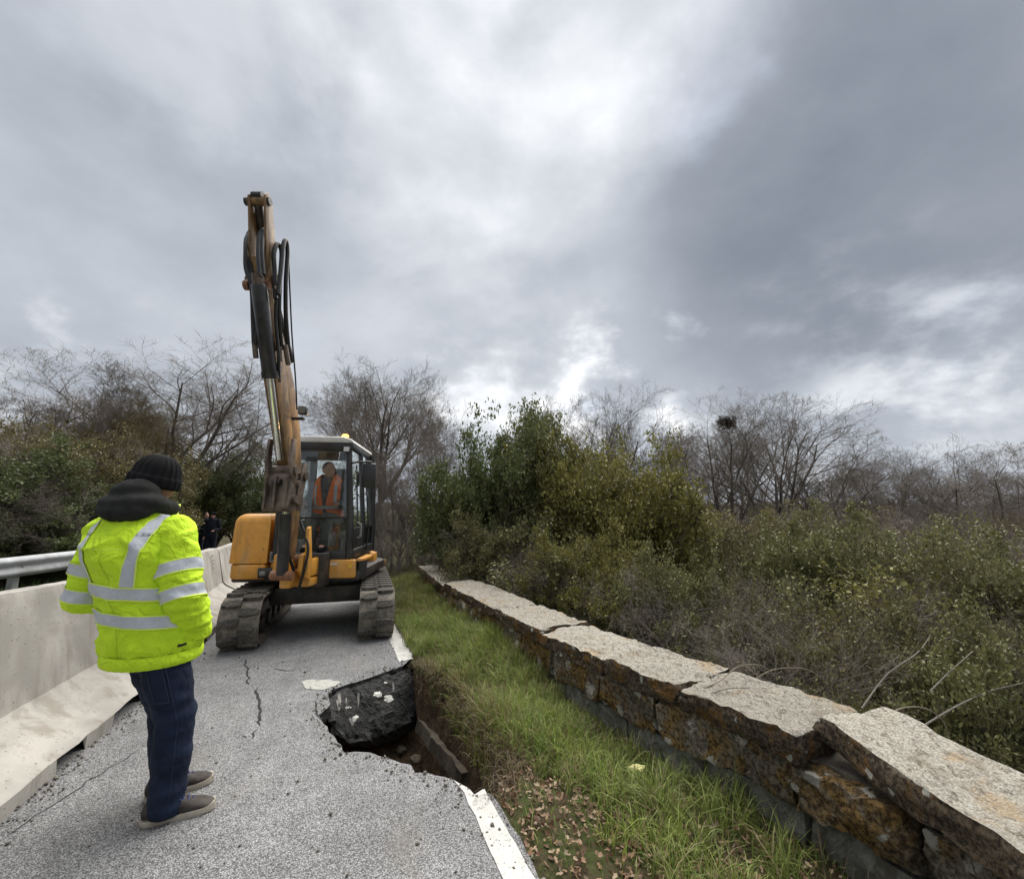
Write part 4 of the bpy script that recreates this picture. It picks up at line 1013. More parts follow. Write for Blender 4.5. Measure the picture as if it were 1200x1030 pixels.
    k = np.clip(.45 + nn_ + rg.normal(0, .3, m) - .1 * (u - 1), 0, 1)[:, None]; col = np.array([.25, .195, .12]) * (1 - k) + np.array([.10, .155, .035]) * k
    blades('dry_grass', np.stack([x, y, z], 1), rg.uniform(.12, .32, m) * (1 + .5 * (u > 1.2)), rg.uniform(.006, .012, m), col, M_GRASS, .7, 9, 'tall half dry grass on the verge beyond the wall end')
    # weeds under the guard rail
    m = 9000; t = rg.rand(m) * 9 - 3; o_ = rg.rand(m) * 2.6 - 1.6; x = ga.x + gd.x * t + gn.x * o_; y = ga.y + gd.y * t + gn.y * o_; z = terrain_z(x, y); k = rg.rand(m, 1)
    blades('ivy_and_weeds', np.stack([x, y, np.maximum(z, -.1)], 1), rg.uniform(.10, .38, m), rg.uniform(.012, .03, m), np.array([.030, .055, .014]) * (1 - k) + np.array([.085, .13, .03]) * k, M_GRASS, 1.2, 10, 'low green weeds and ivy under the guard rail')
    m = 5000; s = 5 + 12 * rg.rand(m); u = -3.9 - 2.6 * rg.rand(m); x = E0.x + RN.x * u + RD.x * s; y = E0.y + RN.y * u + RD.y * s; k = rg.rand(m, 1)
    blades('roadside_weeds', np.stack([x, y, -.02 * np.maximum(0, s - 4)], 1), rg.uniform(.10, .3, m), rg.uniform(.01, .02, m), np.array([.06, .075, .02]) * (1 - k) + np.array([.17, .15, .07]) * k, M_GRASS, 1.0, 13, 'green and dry weeds behind the concrete barriers')
    # thin dead stems along the foot of the wall
    m = 700; t = tend + (WC[-1] - tend - .4) * rg.rand(m) ** .8; P = np.array([tuple(WP(q, rg.uniform(-.16, .0), .0)) for q in t])
    blades('dead_stems', P, rg.uniform(.10, .34, m), rg.uniform(.0018, .0035, m), np.array([.24, .19, .13]) * rg.uniform(.3, 1.1, (m, 1)), M_GRASS, 1.1, 17, 'thin dead stems along the foot of the wall')
grass()
def dead_leaves():
    rg = np.random.RandomState(21); n0 = 5200; x, y, u, s, t = on_verge(n0, -1.7, 1.6, 33, 1.6)
    br = np.clip(1.45 - (np.hypot((s + .75) / .85, (u - .38) / .55)), 0, 1); keep = (rg.rand(n0) < np.clip(br * 1.5 + .10 + .25 * (s < -.9), 0, 1)) & ~inpoly(x, y, LOOP); x, y = x[keep], y[keep]; z = drop(x, y); q = z > -.3; x, y, z = x[q], y[q], z[q]; n = len(x)
    P = np.stack([x, y, z + rg.uniform(.004, .035, n)], 1); A = rg.normal(0, 1, (n, 3)); A[:, 2] *= .35; A /= np.linalg.norm(A, axis=1, keepdims=True); Bv = rg.normal(0, 1, (n, 3)); Bv[:, 2] *= .35; Bv -= A * (A * Bv).sum(1, keepdims=True); Bv /= np.linalg.norm(Bv, axis=1, keepdims=True); C = np.cross(A, Bv) * np.sign(np.cross(A, Bv)[:, 2:3])
    L = rg.uniform(.018, .042, (n, 1)); w = L * rg.uniform(.45, .7, (n, 1)); cu = L * rg.uniform(-.1, .35, (n, 1)); V = []
    for tt, ww in ((0, .08), (.22, .7), (.45, .45), (.65, 1.0), (.85, .6), (1, .05)):
        c = P + A * L * (tt - .5) + C * cu * ((tt - .5) ** 2) * 3; V += [c - Bv * w * ww * .5 + C * cu * ww * .4, c, c + Bv * w * ww * .5 + C * cu * ww * .4]
    V = np.stack(V, 1).reshape(-1, 3); base = np.arange(n)[:, None] * 18; F = []
    for i in range(5):
        for j in range(2): F.append(base + np.array([[i * 3 + j, i * 3 + j + 1, i * 3 + 4 + j, i * 3 + 3 + j]]))
    pal = np.array([[.23, .135, .075], [.30, .20, .125], [.155, .085, .05], [.36, .27, .18]]); col = pal[rg.randint(0, 4, n)] * rg.uniform(.6, 1.15, (n, 1))
    o = np_mesh('dead_leaves', V, np.concatenate(F, 0), m_tint('dead_leaf', rough=.75, transl=.15), colors=np.repeat(col, 18, 0)); tag(o, 'brown fallen oak leaves on the verge beside the edge line', 'leaves', kind='stuff')
dead_leaves()
# small wooden stakes at the edge of the scrub
M_STAKE = simple('grey_stake', (.30, .27, .22), .9, .25, 20)
for i, (px, yt, yb, Y, lab) in enumerate(((477, 621, 650, 11.5, 'left pale wooden stake in the dry grass beyond the wall end'), (490, 624, 645, 11.8, 'right pale wooden stake in the dry grass beyond the wall end'))):
    a, b = AT(px, yb, Y), AT(px, yt, Y); o = MB().tube([Vector((0, 0, -.3)), Vector((.01, 0, (b - a).z * .6)), Vector((0, .01, (b - a).z))], [.04, .036, .03], 7).build('wooden_stake', M_STAKE); o.location = a; tag(o, lab, 'stake', 'wooden stakes')
# wooded hillside far off on the right
def far_wood():
    rg = np.random.RandomState(77); n = 7000; az = np.radians(rg.uniform(-52, 56, n)); r = 34 + 166 * rg.rand(n) ** 1.3; x, y = r * np.sin(az), r * np.cos(az); uu = (x - E0.x) * RN.x + (y - E0.y) * RN.y; ok = (uu > 4) | (uu < -9); x, y = x[ok], y[ok]; n = len(x); z = terrain_z(x, y); m = 9
    P = np.repeat(np.stack([x, y, z], 1), m, 0); N = len(P); sc = np.repeat(rg.uniform(1.2, 2.8, n), m); a = rg.rand(N) * 6.28; k = rg.uniform(.1, .55, N); top = P + np.stack([np.cos(a) * k * sc, np.sin(a) * k * sc, sc * rg.uniform(.6, 1.1, N)], 1); b = rg.rand(N) * 6.28; S = np.stack([np.cos(b), np.sin(b), rg.normal(0, .3, N)], 1) * (sc * rg.uniform(.02, .09, N))[:, None]; mid = P * .35 + top * .65
    V = np.stack([P, mid + S, top, mid - S], 1).reshape(-1, 3); F = np.arange(N * 4).reshape(N, 4); tn = np.repeat(rg.rand(n, 1), m, 0); col = np.array([.20, .172, .142]) * (1 - tn) + np.array([.15, .15, .085]) * tn; col *= rg.uniform(.6, 1.2, (N, 1))
    o = np_mesh('far_wood', V, F, m_tint('far_brush', rough=.9, transl=.1), colors=np.repeat(col, 4, 0)); tag(o, 'brown grey woodland covering the distant slope', 'woodland', kind='stuff')
far_wood()
# ------------------------------------------------------------------ excavator
def m_yellow():
    k = NB('machine_yellow'); n = k.noise(4, 7, .65, .4); st = k.noise(9, 7, .7, .5, sc=(1, 1, .18)); f = k.noise(45, 5, .65)
    c = k.mix(k.mr(n, .3, .7), (.60, .262, .030), (.70, .335, .055))
    c = k.mix(k.mth('MULTIPLY', k.mr(st, .50, .68), .55), c, (.30, .155, .05))
    c = k.mix(k.mth('MULTIPLY', k.mr(k.noise(18, 7, .7, 1.0, loc=(3, 1, 4)), .60, .68), .8), c, (.12, .07, .035))
    c = k.mix(k.mth('MULTIPLY', k.mr(k.noise(2.2, 6, .6, .3, loc=(8, 1, 0)), .50, .70), .45), c, (.50, .36, .20))
    return k.fin(c, k.mr(f, .3, .7, .32, .55), k.bump(f, .0015, .5), spec=.45)
M_YELLOW = m_yellow()
def m_ybrown():
    k = NB('worn_arm_paint'); n = k.noise(6, 8, .68, .5); st = k.noise(14, 7, .7, .5, sc=(1, 1, .15)); f = k.noise(50, 6, .7)
    c = k.mix(k.mr(n, .35, .66), (.16, .090, .038), (.31, .185, .075))
    c = k.mix(k.mth('MULTIPLY', k.mr(st, .45, .60), .8), c, (.10, .062, .036))
    c = k.mix(k.mr(f, .60, .70), c, (.060, .045, .035))
    return k.fin(c, .55, k.bump(f, .003, .7), spec=.4)
M_ARM = m_ybrown()
M_BLK = simple('cab_black', (.018, .018, .019), .38, .3, 8, spec=.5, dirt=(.075, .068, .058), dirt_amt=.35)
M_DARK = simple('greasy_steel', (.028, .025, .023), .5, .4, 9, .003, 60, dirt=(.12, .085, .055), dirt_amt=.55, dscale=8)
M_STEEL = simple('linkage_steel', (.15, .115, .09), .5, .45, 7, .004, 50, metal=.35, dirt=(.05, .035, .025), dirt_amt=.7, dscale=6)
M_HOSE = simple('hose_rubber', (.014, .014, .015), .5, .3, 12, .001, 120)
M_CYL = simple('cylinder_black', (.020, .020, .022), .34, .3, 12, spec=.5, dirt=(.085, .075, .065), dirt_amt=.4, dscale=7)
M_CHROME = simple('chrome_rod', (.75, .75, .76), .12, .05, 5, metal=1)
M_ROOF = simple('cab_roof', (.62, .61, .58), .5, .12, 5, dirt=(.30, .27, .22), dirt_amt=.4)
M_SEAT = simple('seat_cloth', (.020, .020, .022), .9, .2)
M_GREYP = simple('grey_plastic', (.20, .20, .19), .6, .2)
M_RED = simple('rust_pin', (.23, .10, .05), .6, .3, 12)
M_WHITE = simple('white_label', (.72, .72, .70), .6, .1)
M_ORLAB = simple('warning_label', (.75, .48, .03), .5, .1)
def m_rubber():
    k = NB('muddy_track_rubber'); n = k.noise(12, 8, .68, .5); f = k.noise(60, 6, .7)
    c = k.mix(k.mr(n, .40, .60), (.12, .108, .092), (.22, .196, .162)); c = k.mix(k.mr(f, .60, .70), c, (.32, .29, .24))
    return k.fin(c, .85, k.bump(f, .006, .9), spec=.25)
M_RUB2 = m_rubber()
def m_lug():
    k = NB('muddy_track_lug'); n = k.noise(16, 8, .68, .6); f = k.noise(60, 6, .7)
    c = k.mix(k.mr(n, .36, .68), (.050, .047, .043), (.155, .140, .118)); c = k.mix(k.mr(f, .62, .70), c, (.25, .225, .185))
    return k.fin(c, .85, k.bump(f, .006, .9), spec=.25)
M_LUG = m_lug()
def m_glass():
    k = NB('cab_glass'); nt = k.nt
    tr = k.N('ShaderNodeBsdfTransparent'); tr.inputs[0].default_value = (.94, .97, .965, 1); gl = k.N('ShaderNodeBsdfGlossy'); gl.inputs['Roughness'].default_value = .02
    gl.inputs[0].default_value = (.9, .95, .95, 1)
    lw = k.N('ShaderNodeFresnel'); lw.inputs[0].default_value = 1.5; mx = k.N('ShaderNodeMixShader'); k.L(lw.outputs[0], mx.inputs[0]); k.L(tr.outputs[0], mx.inputs[1]); k.L(gl.outputs[0], mx.inputs[2])
    df = k.N('ShaderNodeBsdfDiffuse'); df.inputs[0].default_value = (.55, .55, .52, 1); m2 = k.N('ShaderNodeMixShader'); k.L(k.mr(k.noise(3, 6, .7), .45, .75, .02, .10), m2.inputs[0]); k.L(mx.outputs[0], m2.inputs[1]); k.L(df.outputs[0], m2.inputs[2]); k.L(m2.outputs[0], k.out.inputs[0])
    return k.m
M_GLASS = m_glass()
def emit(name, col, st):
    k = NB(name); e = k.N('ShaderNodeEmission'); e.inputs[0].default_value = (*col, 1); e.inputs[1].default_value = st; k.L(e.outputs[0], k.out.inputs[0]); return k.m
EXC = Vector((-2.69, 6.62, 0)); AU, AT_ = R(7), R(18)
ex = empty('excavator', EXC, 0, 'yellow crawler excavator with black cab and raised folded arm on the road', 'excavator')
MU = Matrix.Rotation(AU, 4, 'Z'); MT = Matrix.Rotation(AT_, 4, 'Z')
# --- undercarriage (local: x to the picture's right, -y towards the camera)
def tracks():
    HL, RT, W = 1.04, .275, .41                       # half distance between wheel centres, radius, belt width
    per = 4 * HL + 2 * math.pi * RT
    def path(t, r=RT):
        t = (t % 1) * per; a, b = 2 * HL, math.pi * RT
        if t < a: return Vector((0, -HL + t, .28 + r)), Vector((0, 0, 1))                 # top run, front to back
        t -= a
        if t < b: w = t / RT; return Vector((0, HL + math.sin(w) * r, .28 + math.cos(w) * r)), Vector((0, math.sin(w), math.cos(w)))
        t -= b
        if t < a: return Vector((0, HL - t, .28 - r)), Vector((0, 0, -1))
        t -= a; w = t / RT; return Vector((0, -HL - math.sin(w) * r, .28 - math.cos(w) * r)), Vector((0, -math.sin(w), -math.cos(w)))
    lug_me = None; out = []
    for side, cx in (('l', -.765), ('r', .70)):
        n = 120; V = []; F = []
        for i in range(n):
            p, nm = path(i / n, RT - .03)
            for (x, o) in ((-W / 2, 0), (-W / 2, .026), (-W / 2 + .03, .03), (W / 2 - .03, .03), (W / 2, .026), (W / 2, 0)): V.append(MT @ (p + Vector((cx + x, 0, 0)) + nm * o))
        for i in range(n):
            for j in range(6): F.append((i * 6 + j, i * 6 + (j + 1) % 6, ((i + 1) % n) * 6 + (j + 1) % 6, ((i + 1) % n) * 6 + j))
        tr = mesh_obj('rubber_track', V, F, M_RUB2, ex); smooth_by_angle(tr.data, 40)
        if lug_me is None:
            mb = MB(); pts = [(-.10, -.040), (-.03, -.048), (.085, -.032), (.10, -.010), (.10, .028), (.03, .046), (-.095, .040)]
            mb.prism(pts, .0, .046, 'z', .008); lug_me = mb.build('track_lug', M_LUG); me = lug_me.data; bpy.data.objects.remove(lug_me); lug_me = me
        m = 30
        for i in range(m):
            for q, sx in ((0, -1), (1, 1)):
                p, nm = path((i + q * .5) / m, RT); tg = nm.cross(Vector((1, 0, 0)))
                ft = Matrix.Rotation(R(random.uniform(-2, 2)), 4, 'Z')
                B = Matrix(((sx, 0, 0, 0), (0, 1, 0, 0), (0, 0, 1, 0), (0, 0, 0, 1)))
                X = Vector((sx, 0, 0)); Z = nm; Y = Z.cross(X)
                Mx = Matrix((X, Y, Z)).transposed().to_4x4(); Mx.translation = p + Vector((cx + sx * .095, 0, 0)) - nm * .004
                o = bpy.data.objects.new('track_lug', lug_me); link(o, tr); o.matrix_local = MT @ Mx
        fr = MB().prism([(-HL, .12), (HL, .12), (HL + .1, .30), (HL, .46), (-HL, .46), (-HL - .1, .30)], cx - .10, cx + .10, 'x', .02, MT); fr.build('track_frame', M_DARK, ex, auto=30)
        for y in (-HL, HL): MB().tube([(cx - .12, y, .30), (cx + .12, y, .30)], .245, 24, M=MT).build('idler_wheel', M_DARK, ex, auto=30)
        for y in (-.62, -.2, .2, .62): MB().tube([(cx - .13, y, .15), (cx + .13, y, .15)], .10, 14, M=MT).build('roller', M_DARK, ex, auto=30)
    mb = MB(); mb.prism([(-.62, .34), (.62, .34), (.55, .56), (-.55, .56)], -.55, .55, 'y', .03, MT); mb.box((-.40, -.42, .52), (.40, .42, .64), .03, MT)
    mb.box((-.62, -.50, .38), (.62, -.30, .52), .02, MT); mb.build('carbody', M_DARK, ex, auto=30)
    MB().tube([(0, 0, .60), (0, 0, .70)], .45, 32, M=MT).build('slew_ring', M_DARK, ex, auto=30)
    # dozer blade folded at the back
    bl = MB(); bl.prism([(1.52, .30), (1.48, .34), (1.46, .52), (1.50, .68), (1.53, .68), (1.50, .5), (1.52, .34)], -.9, .9, 'x', .008, MT); bl.box((-.42, .5, .36), (-.30, 1.5, .46), .02, MT); bl.box((.30, .5, .36), (.42, 1.5, .46), .02, MT)
    bl.build('dozer_blade', M_ARM, ex, auto=30)
tracks()
# --- upper structure
def upper():
    # lower skirt / deck
    def outline(inset=0, front=-.86):
        pts = []
        for (x, y, r) in ((-.95, front, .16), (.70, front, .10), (.95 - .2, front + .25, .1), (.95, .3, .2)):
            pts.append((x, y))
        back = [(.84 * math.cos(a) - .11, .55 + .55 * math.sin(a)) for a in np.linspace(0, math.pi, 16)]
        return [(-.95 + inset, front + .1), (-.87, front + inset), (.64, front + inset), (.70 - inset, front + .2), (.73 - inset, .3)] + back + [(-.95 + inset, .3)]
    MB().prism(outline(.03), .66, .78, 'z', .015, MU).build('deck', M_DARK, ex, auto=30)
    # bumper skirt left of the boom
    b = MB(); b.prism([(-.96, -.70), (-.90, -.84), (-.78, -.89), (-.48, -.89), (-.48, -.70)], .70, .88, 'z', .025, MU); o = b.build('bumper', M_YELLOW, ex, auto=40)
    MB().box((-.56, -.905, .715), (-.34, -.86, .84), .012, MU).build('lamp_recess', M_BLK, ex, auto=40)
    MB().box((-.53, -.925, .75), (-.46, -.88, .80), .008, MU).build('tie_down', M_GREYP, ex)
    MB().prism([(-.96, -.70), (-.96, .55), (-.80, .90), (-.3, 1.08), (.1, 1.08), (.45, .9), (.62, .55), (.62, .30), (.52, .30), (.4, .6), (0, .9), (-.7, .6), (-.80, -.70)], .71, .90, 'z', .02, MU).build('counterweight_skirt', M_YELLOW, ex, auto=40)
    # engine hood on the picture's left: rounded shell
    def hood(name, x0, x1, y0, y1, z0, z1, bev, mat, seg=5):
        bm = bmesh.new(); bmesh.ops.create_cube(bm, size=1)
        for v in bm.verts:
            v.co = Vector((x0 if v.co.x < 0 else x1, y0 if v.co.y < 0 else y1, z0 if v.co.z < 0 else z1))
        ed = [e for e in bm.edges if all(v.co.z > z0 + .01 for v in e.verts) or (abs(e.verts[0].co.z - e.verts[1].co.z) > .1 and e.verts[0].co.x < x0 + .01)]
        bmesh.ops.bevel(bm, geom=ed, offset=bev, segments=seg, affect='EDGES', profile=.5)
        for v in bm.verts:                      # sides lean in slightly towards the top
            f = (v.co.z - z0) / (z1 - z0); v.co.y += .05 * f * f if v.co.y < (y0 + y1) / 2 else 0; v.co.x += .025 * f * f if v.co.x < (x0 + x1) / 2 else 0
        return MB().bm_add(bm, MU).build(name, mat, ex, auto=35)
    hood('engine_hood', -.955, -.475, -.875, .35, .89, 1.50, .115, M_YELLOW)
    hood('inner_hood_panel', -.462, -.31, -.83, .35, .80, 1.47, .05, M_YELLOW, 3)
    hood('rear_hood', -.93, .46, .53, 1.02, .90, 1.45, .16, M_YELLOW)
    MB().box((-.45, -.865, .90), (-.335, -.83, 1.03), .01, MU).build('step_plate', M_GREYP, ex)
    for z in (.93, .96, .99): MB().box((-.44, -.872, z), (-.345, -.86, z + .012), .003, MU).build('step_rib', M_BLK, ex)
    # front panel below the cab
    MB().box((-.10, -.905, .70), (.60, -.82, .925), .02, MU).build('front_panel', M_YELLOW, ex, auto=40)
    MB().box((-.10, -.82, .70), (.60, -.3, .90), .02, MU).build('cab_floor', M_DARK, ex, auto=40)
    MB().tube([(.64, -.74, .70), (.64, -.74, .90)], .075, 16, M=MU).build('corner_post', M_BLK, ex, auto=30)
    MB().prism([(.61, -.90), (.67, -.86), (.71, -.70), (.71, -.3), (.61, -.3)], .90, .94, 'z', .012, MU).build('corner_step', M_YELLOW, ex, auto=30)
    MB().box((.30, -.908, .865), (.385, -.9045, .885), 0, MU).build('sticker', M_WHITE, ex)
    MB().box((.52, -.908, .83), (.56, -.9045, .87), 0, MU).build('sticker', M_ORLAB, ex)
    for q in range(12): MB().box((.06 + random.uniform(0, .17), -.9075, .82 + random.uniform(0, .06)), (.075 + random.uniform(0, .17), -.9045, .835 + random.uniform(0, .05)), 0, MU).build('paint_chip', M_DARK, ex) if False else None
    # --- cab
    x0, x1, yf, yr, z0, z1 = -.42, .52, -.86, .50, .93, 2.49
    pil = .055
    cf = MB()
    xt = x1 - .09                                           # the door side leans in above the waist
    cf.tube([(x1 - .03, yf + .03, z0), (x1 - .03, yf + .03, 1.35), (xt - .02, yf + .07, z1 - .06)], [.045, .042, .04], 10, M=MU)      # right front pillar
    cf.tube([(x0 + .03, yf + .03, z0), (x0 + .03, yf + .03, 1.35), (x0 + .03, yf + .07, z1 - .06)], [.045, .042, .04], 10, M=MU)
    cf.tube([(x1 + .02, yr - .05, z0), (x1 + .02, yr - .05, 1.35), (x1 - .03, yr - .09, z1 - .08)], .05, 10, M=MU)
    cf.tube([(x0 + .03, yr - .05, z0), (x0 + .03, yr - .05, 1.35), (x0 + .03, yr - .09, z1 - .08)], .05, 10, M=MU)
    cf.tube([(x1 + .0, -.20, z0), (x1 + .0, -.20, 1.35), (xt, -.20, z1 - .06)], .042, 10, M=MU)                                 # door pillar
    cf.box((x0, yf - .005, z0 - .015), (x1 + .02, yf + .07, z0 + .10), .015, MU)                                                      # front sill
    cf.box((x0, yf + .03, z1 - .17), (xt + .03, yf + .11, z1 - .04), .02, MU)                                                  # front header
    cf.box((x1 - .07, yf + .05, z0 - .01), (x1 + .05, yr, z0 + .12), .015, MU)
    cf.box((xt - .05, yf + .06, z1 - .15), (xt + .04, yr - .05, z1 - .05), .02, MU)
    cf.box((x0, yr - .10, z0), (x1, yr - .04, 1.50), .01, MU)
    cf.box((x0, yr - .10, z1 - .16), (x1 - .05, yr - .04, z1 - .05), .01, MU)
    cf.box((x0, yf + .06, z0), (x0 + .04, yr, 1.28), .01, MU); cf.box((x0, yf + .06, z1 - .16), (x0 + .04, yr - .05, z1 - .05), .01, MU)
    cf.box((x1 - .03, -.20, 1.30), (x1 + .035, yr - .02, 1.36), .01, MU)
    cab = cf.build('cab_frame', M_BLK, ex, auto=40)
    rf = MB(); rf.prism([(x0 - .02, z1 - .06), (x0 - .02, z1 - .015), (x0 + .05, z1 + .02), (xt - .08, z1 + .02), (xt + .03, z1 - .015), (xt + .05, z1 - .06)], yf + .02, yr, 'y', .015, MU); rf.build('cab_roof', M_ROOF, ex, auto=40)
    # door panel on the door side
    dm = MB(); dm.box((x1 - .015, yf + .08, z0 + .10), (x1 + .03, -.22, 1.32), .01, MU); 
    door = dm.build('door', M_BLK, ex, auto=40)
    MB().tube([(x1 + .035, yf + .20, 1.18), (x1 + .075, yf + .20, 1.20), (x1 + .075, yf + .20, 1.36), (x1 + .03, yf + .20, 1.38)], .013, 7, M=MU).build('handle', M_GREYP, door, auto=40)
    MB().tube([(xt + .07, yf + .16, 1.85), (xt + .11, yf + .16, 1.87), (xt + .105, yf + .16, 2.05), (xt + .06, yf + .16, 2.07)], .012, 7, M=MU).build('grab_handle', M_BLK, ex, auto=40)
    MB().tube([(x1 + .07, -.2, 1.0), (x1 + .09, -.2, 1.3), (xt + .09, -.2, 2.2)], .012, 7, M=MU).build('grab_rail', M_BLK, ex, auto=40)
    def pane(name, q, th=.006):
        q = [Vector(p) for p in q]; nrm = (q[1] - q[0]).cross(q[3] - q[0]).normalized() * th
        mesh_obj(name, [MU @ p for p in q] + [MU @ (p + nrm) for p in q], [(0, 1, 2, 3), (7, 6, 5, 4), (0, 4, 5, 1), (1, 5, 6, 2), (2, 6, 7, 3), (3, 7, 4, 0)], M_GLASS, ex)
    yb = yf + .035
    pane('windscreen', [(x0 + .06, yb, 1.46), (x1 - .07, yb, 1.46), (xt - .055, yb + .035, z1 - .16), (x0 + .06, yb + .035, z1 - .16)])
    pane('lower_windscreen', [(x0 + .06, yb, z0 + .09), (x1 - .07, yb, z0 + .09), (x1 - .07, yb, 1.44), (x0 + .06, yb, 1.44)])
    MB().box((x0 + .05, yb - .012, 1.437), (x1 - .06, yb + .02, 1.463), .005, MU).build('screen_bar', M_BLK, ex)
    pane('door_window', [(x1 + .005, yf + .09, 1.33), (x1 + .005, -.23, 1.33), (xt + .01, -.23, z1 - .15), (xt + .01, yf + .12, z1 - .15)])
    pane('rear_side_window', [(x1 + .01, -.17, 1.37), (x1 + .02, yr - .09, 1.37), (xt + .03, yr - .12, z1 - .15), (xt + .01, -.17, z1 - .15)])
    pane('rear_window', [(x0 + .07, yr - .07, 1.50), (x1 - .05, yr - .07, 1.50), (xt - .04, yr - .07, z1 - .16), (x0 + .07, yr - .07, z1 - .16)])
    pane('right_window', [(x0 + .02, yf + .09, 1.28), (x0 + .02, yr - .1, 1.28), (x0 + .02, yr - .12, z1 - .16), (x0 + .02, yf + .12, z1 - .16)])
    MB().box((-.12, yf + .045, 2.18), (.02, yf + .07, 2.24), .006, MU).build('cab_monitor', M_BLK, ex)
    # interior
    s = MB(); s.box((-.17, -.28, 1.18), (.33, .22, 1.33), .05, MU); s.box((-.16, .16, 1.30), (.32, .30, 2.00), .05, MU); s.box((-.05, .18, 1.98), (.21, .29, 2.18), .04, MU); s.build('seat', M_SEAT, ex, auto=40)
    s = MB(); s.box((-.36, -.45, .95), (-.20, .25, 1.42), .03, MU); s.box((.36, -.40, 1.0), (.47, .2, 1.40), .03, MU); s.box((-.18, -.3, .95), (.34, .2, 1.17), .02, MU); s.build('console', M_DARK, ex, auto=40)
    for x in (-.28, .41): MB().tube([(x, -.34, 1.40), (x, -.38, 1.56), (x, -.37, 1.60)], [.012, .012, .024], 8, M=MU).build('joystick', M_BLK, ex, auto=40)
    for x in (.00, .10, .20): MB().tube([(x, -.60, .95), (x, -.66, 1.38), (x, -.66, 1.42)], [.010, .010, .018], 8, M=MU).build('travel_lever', M_BLK, ex, auto=40)
    MB().box((.05, -.71, 1.10), (.15, -.70, 1.19), .004, MU).build('pedal', M_GREYP, ex)
    # mirror on its arm, lights, beacon
    mi = MB().tube([(xt + .02, yf + .06, 2.16), (xt + .12, yf - .02, 2.17), (xt + .30, yf - .05, 2.17), (xt + .32, yf - .05, 2.10)], .014, 8, M=MU).build('mirror_arm', M_BLK, ex, auto=40)
    MB().box((xt + .20, yf - .085, 1.83), (xt + .37, yf - .03, 2.15), .022, MU).build('mirror_head', M_BLK, mi, auto=40)
    cl = MB().box((xt - .075, yf - .01, 2.30), (xt + .015, yf + .05, 2.38), .012, MU).build('cab_lamp', M_BLK, ex, auto=40)
    MB().box((xt - .065, yf - .013, 2.31), (xt + .005, yf - .008, 2.37), .002, MU).build('lens', M_WHITE, cl)
    bx, by = .30, yf + .30
    bc = MB().tube([(bx, by, z1 + .02), (bx, by, z1 + .05)], .065, 16, M=MU).build('beacon_base', M_BLK, ex, auto=30)
    MB().tube([(bx, by, z1 + .045), (bx, by, z1 + .085), (bx, by, z1 + .10)], [.050, .045, .03], 16, M=MU).build('beacon_lens', emit('beacon_glow', (1.0, .42, .10), 1.1), bc, auto=40)
    pl = bpy.data.lights.new('beacon_light', 'POINT'); pl.energy = 2.0; pl.color = (1, .5, .12); pl.shadow_soft_size = .05; lo = bpy.data.objects.new('beacon_light', pl); link(lo, ex); lo.location = MU @ Vector((bx, by - .02, z1 + .22))
    MB().tube([(.45, .1, 2.46), (.45, .1, 2.50), (.40, .12, 2.62)], .008, 6, M=MU).build('aerial', M_BLK, ex)
    MB().tube([(.515, yf + .055, 1.02), (.515, yf + .055, 1.10), (.515, yf + .055, 1.115), (.515, yf + .055, 1.14)], [.035, .035, .016, .016], 12, M=MU).build('bottle', simple('green_bottle', (.20, .42, .33), .25, .1), ex, auto=40) if False else None
upper()
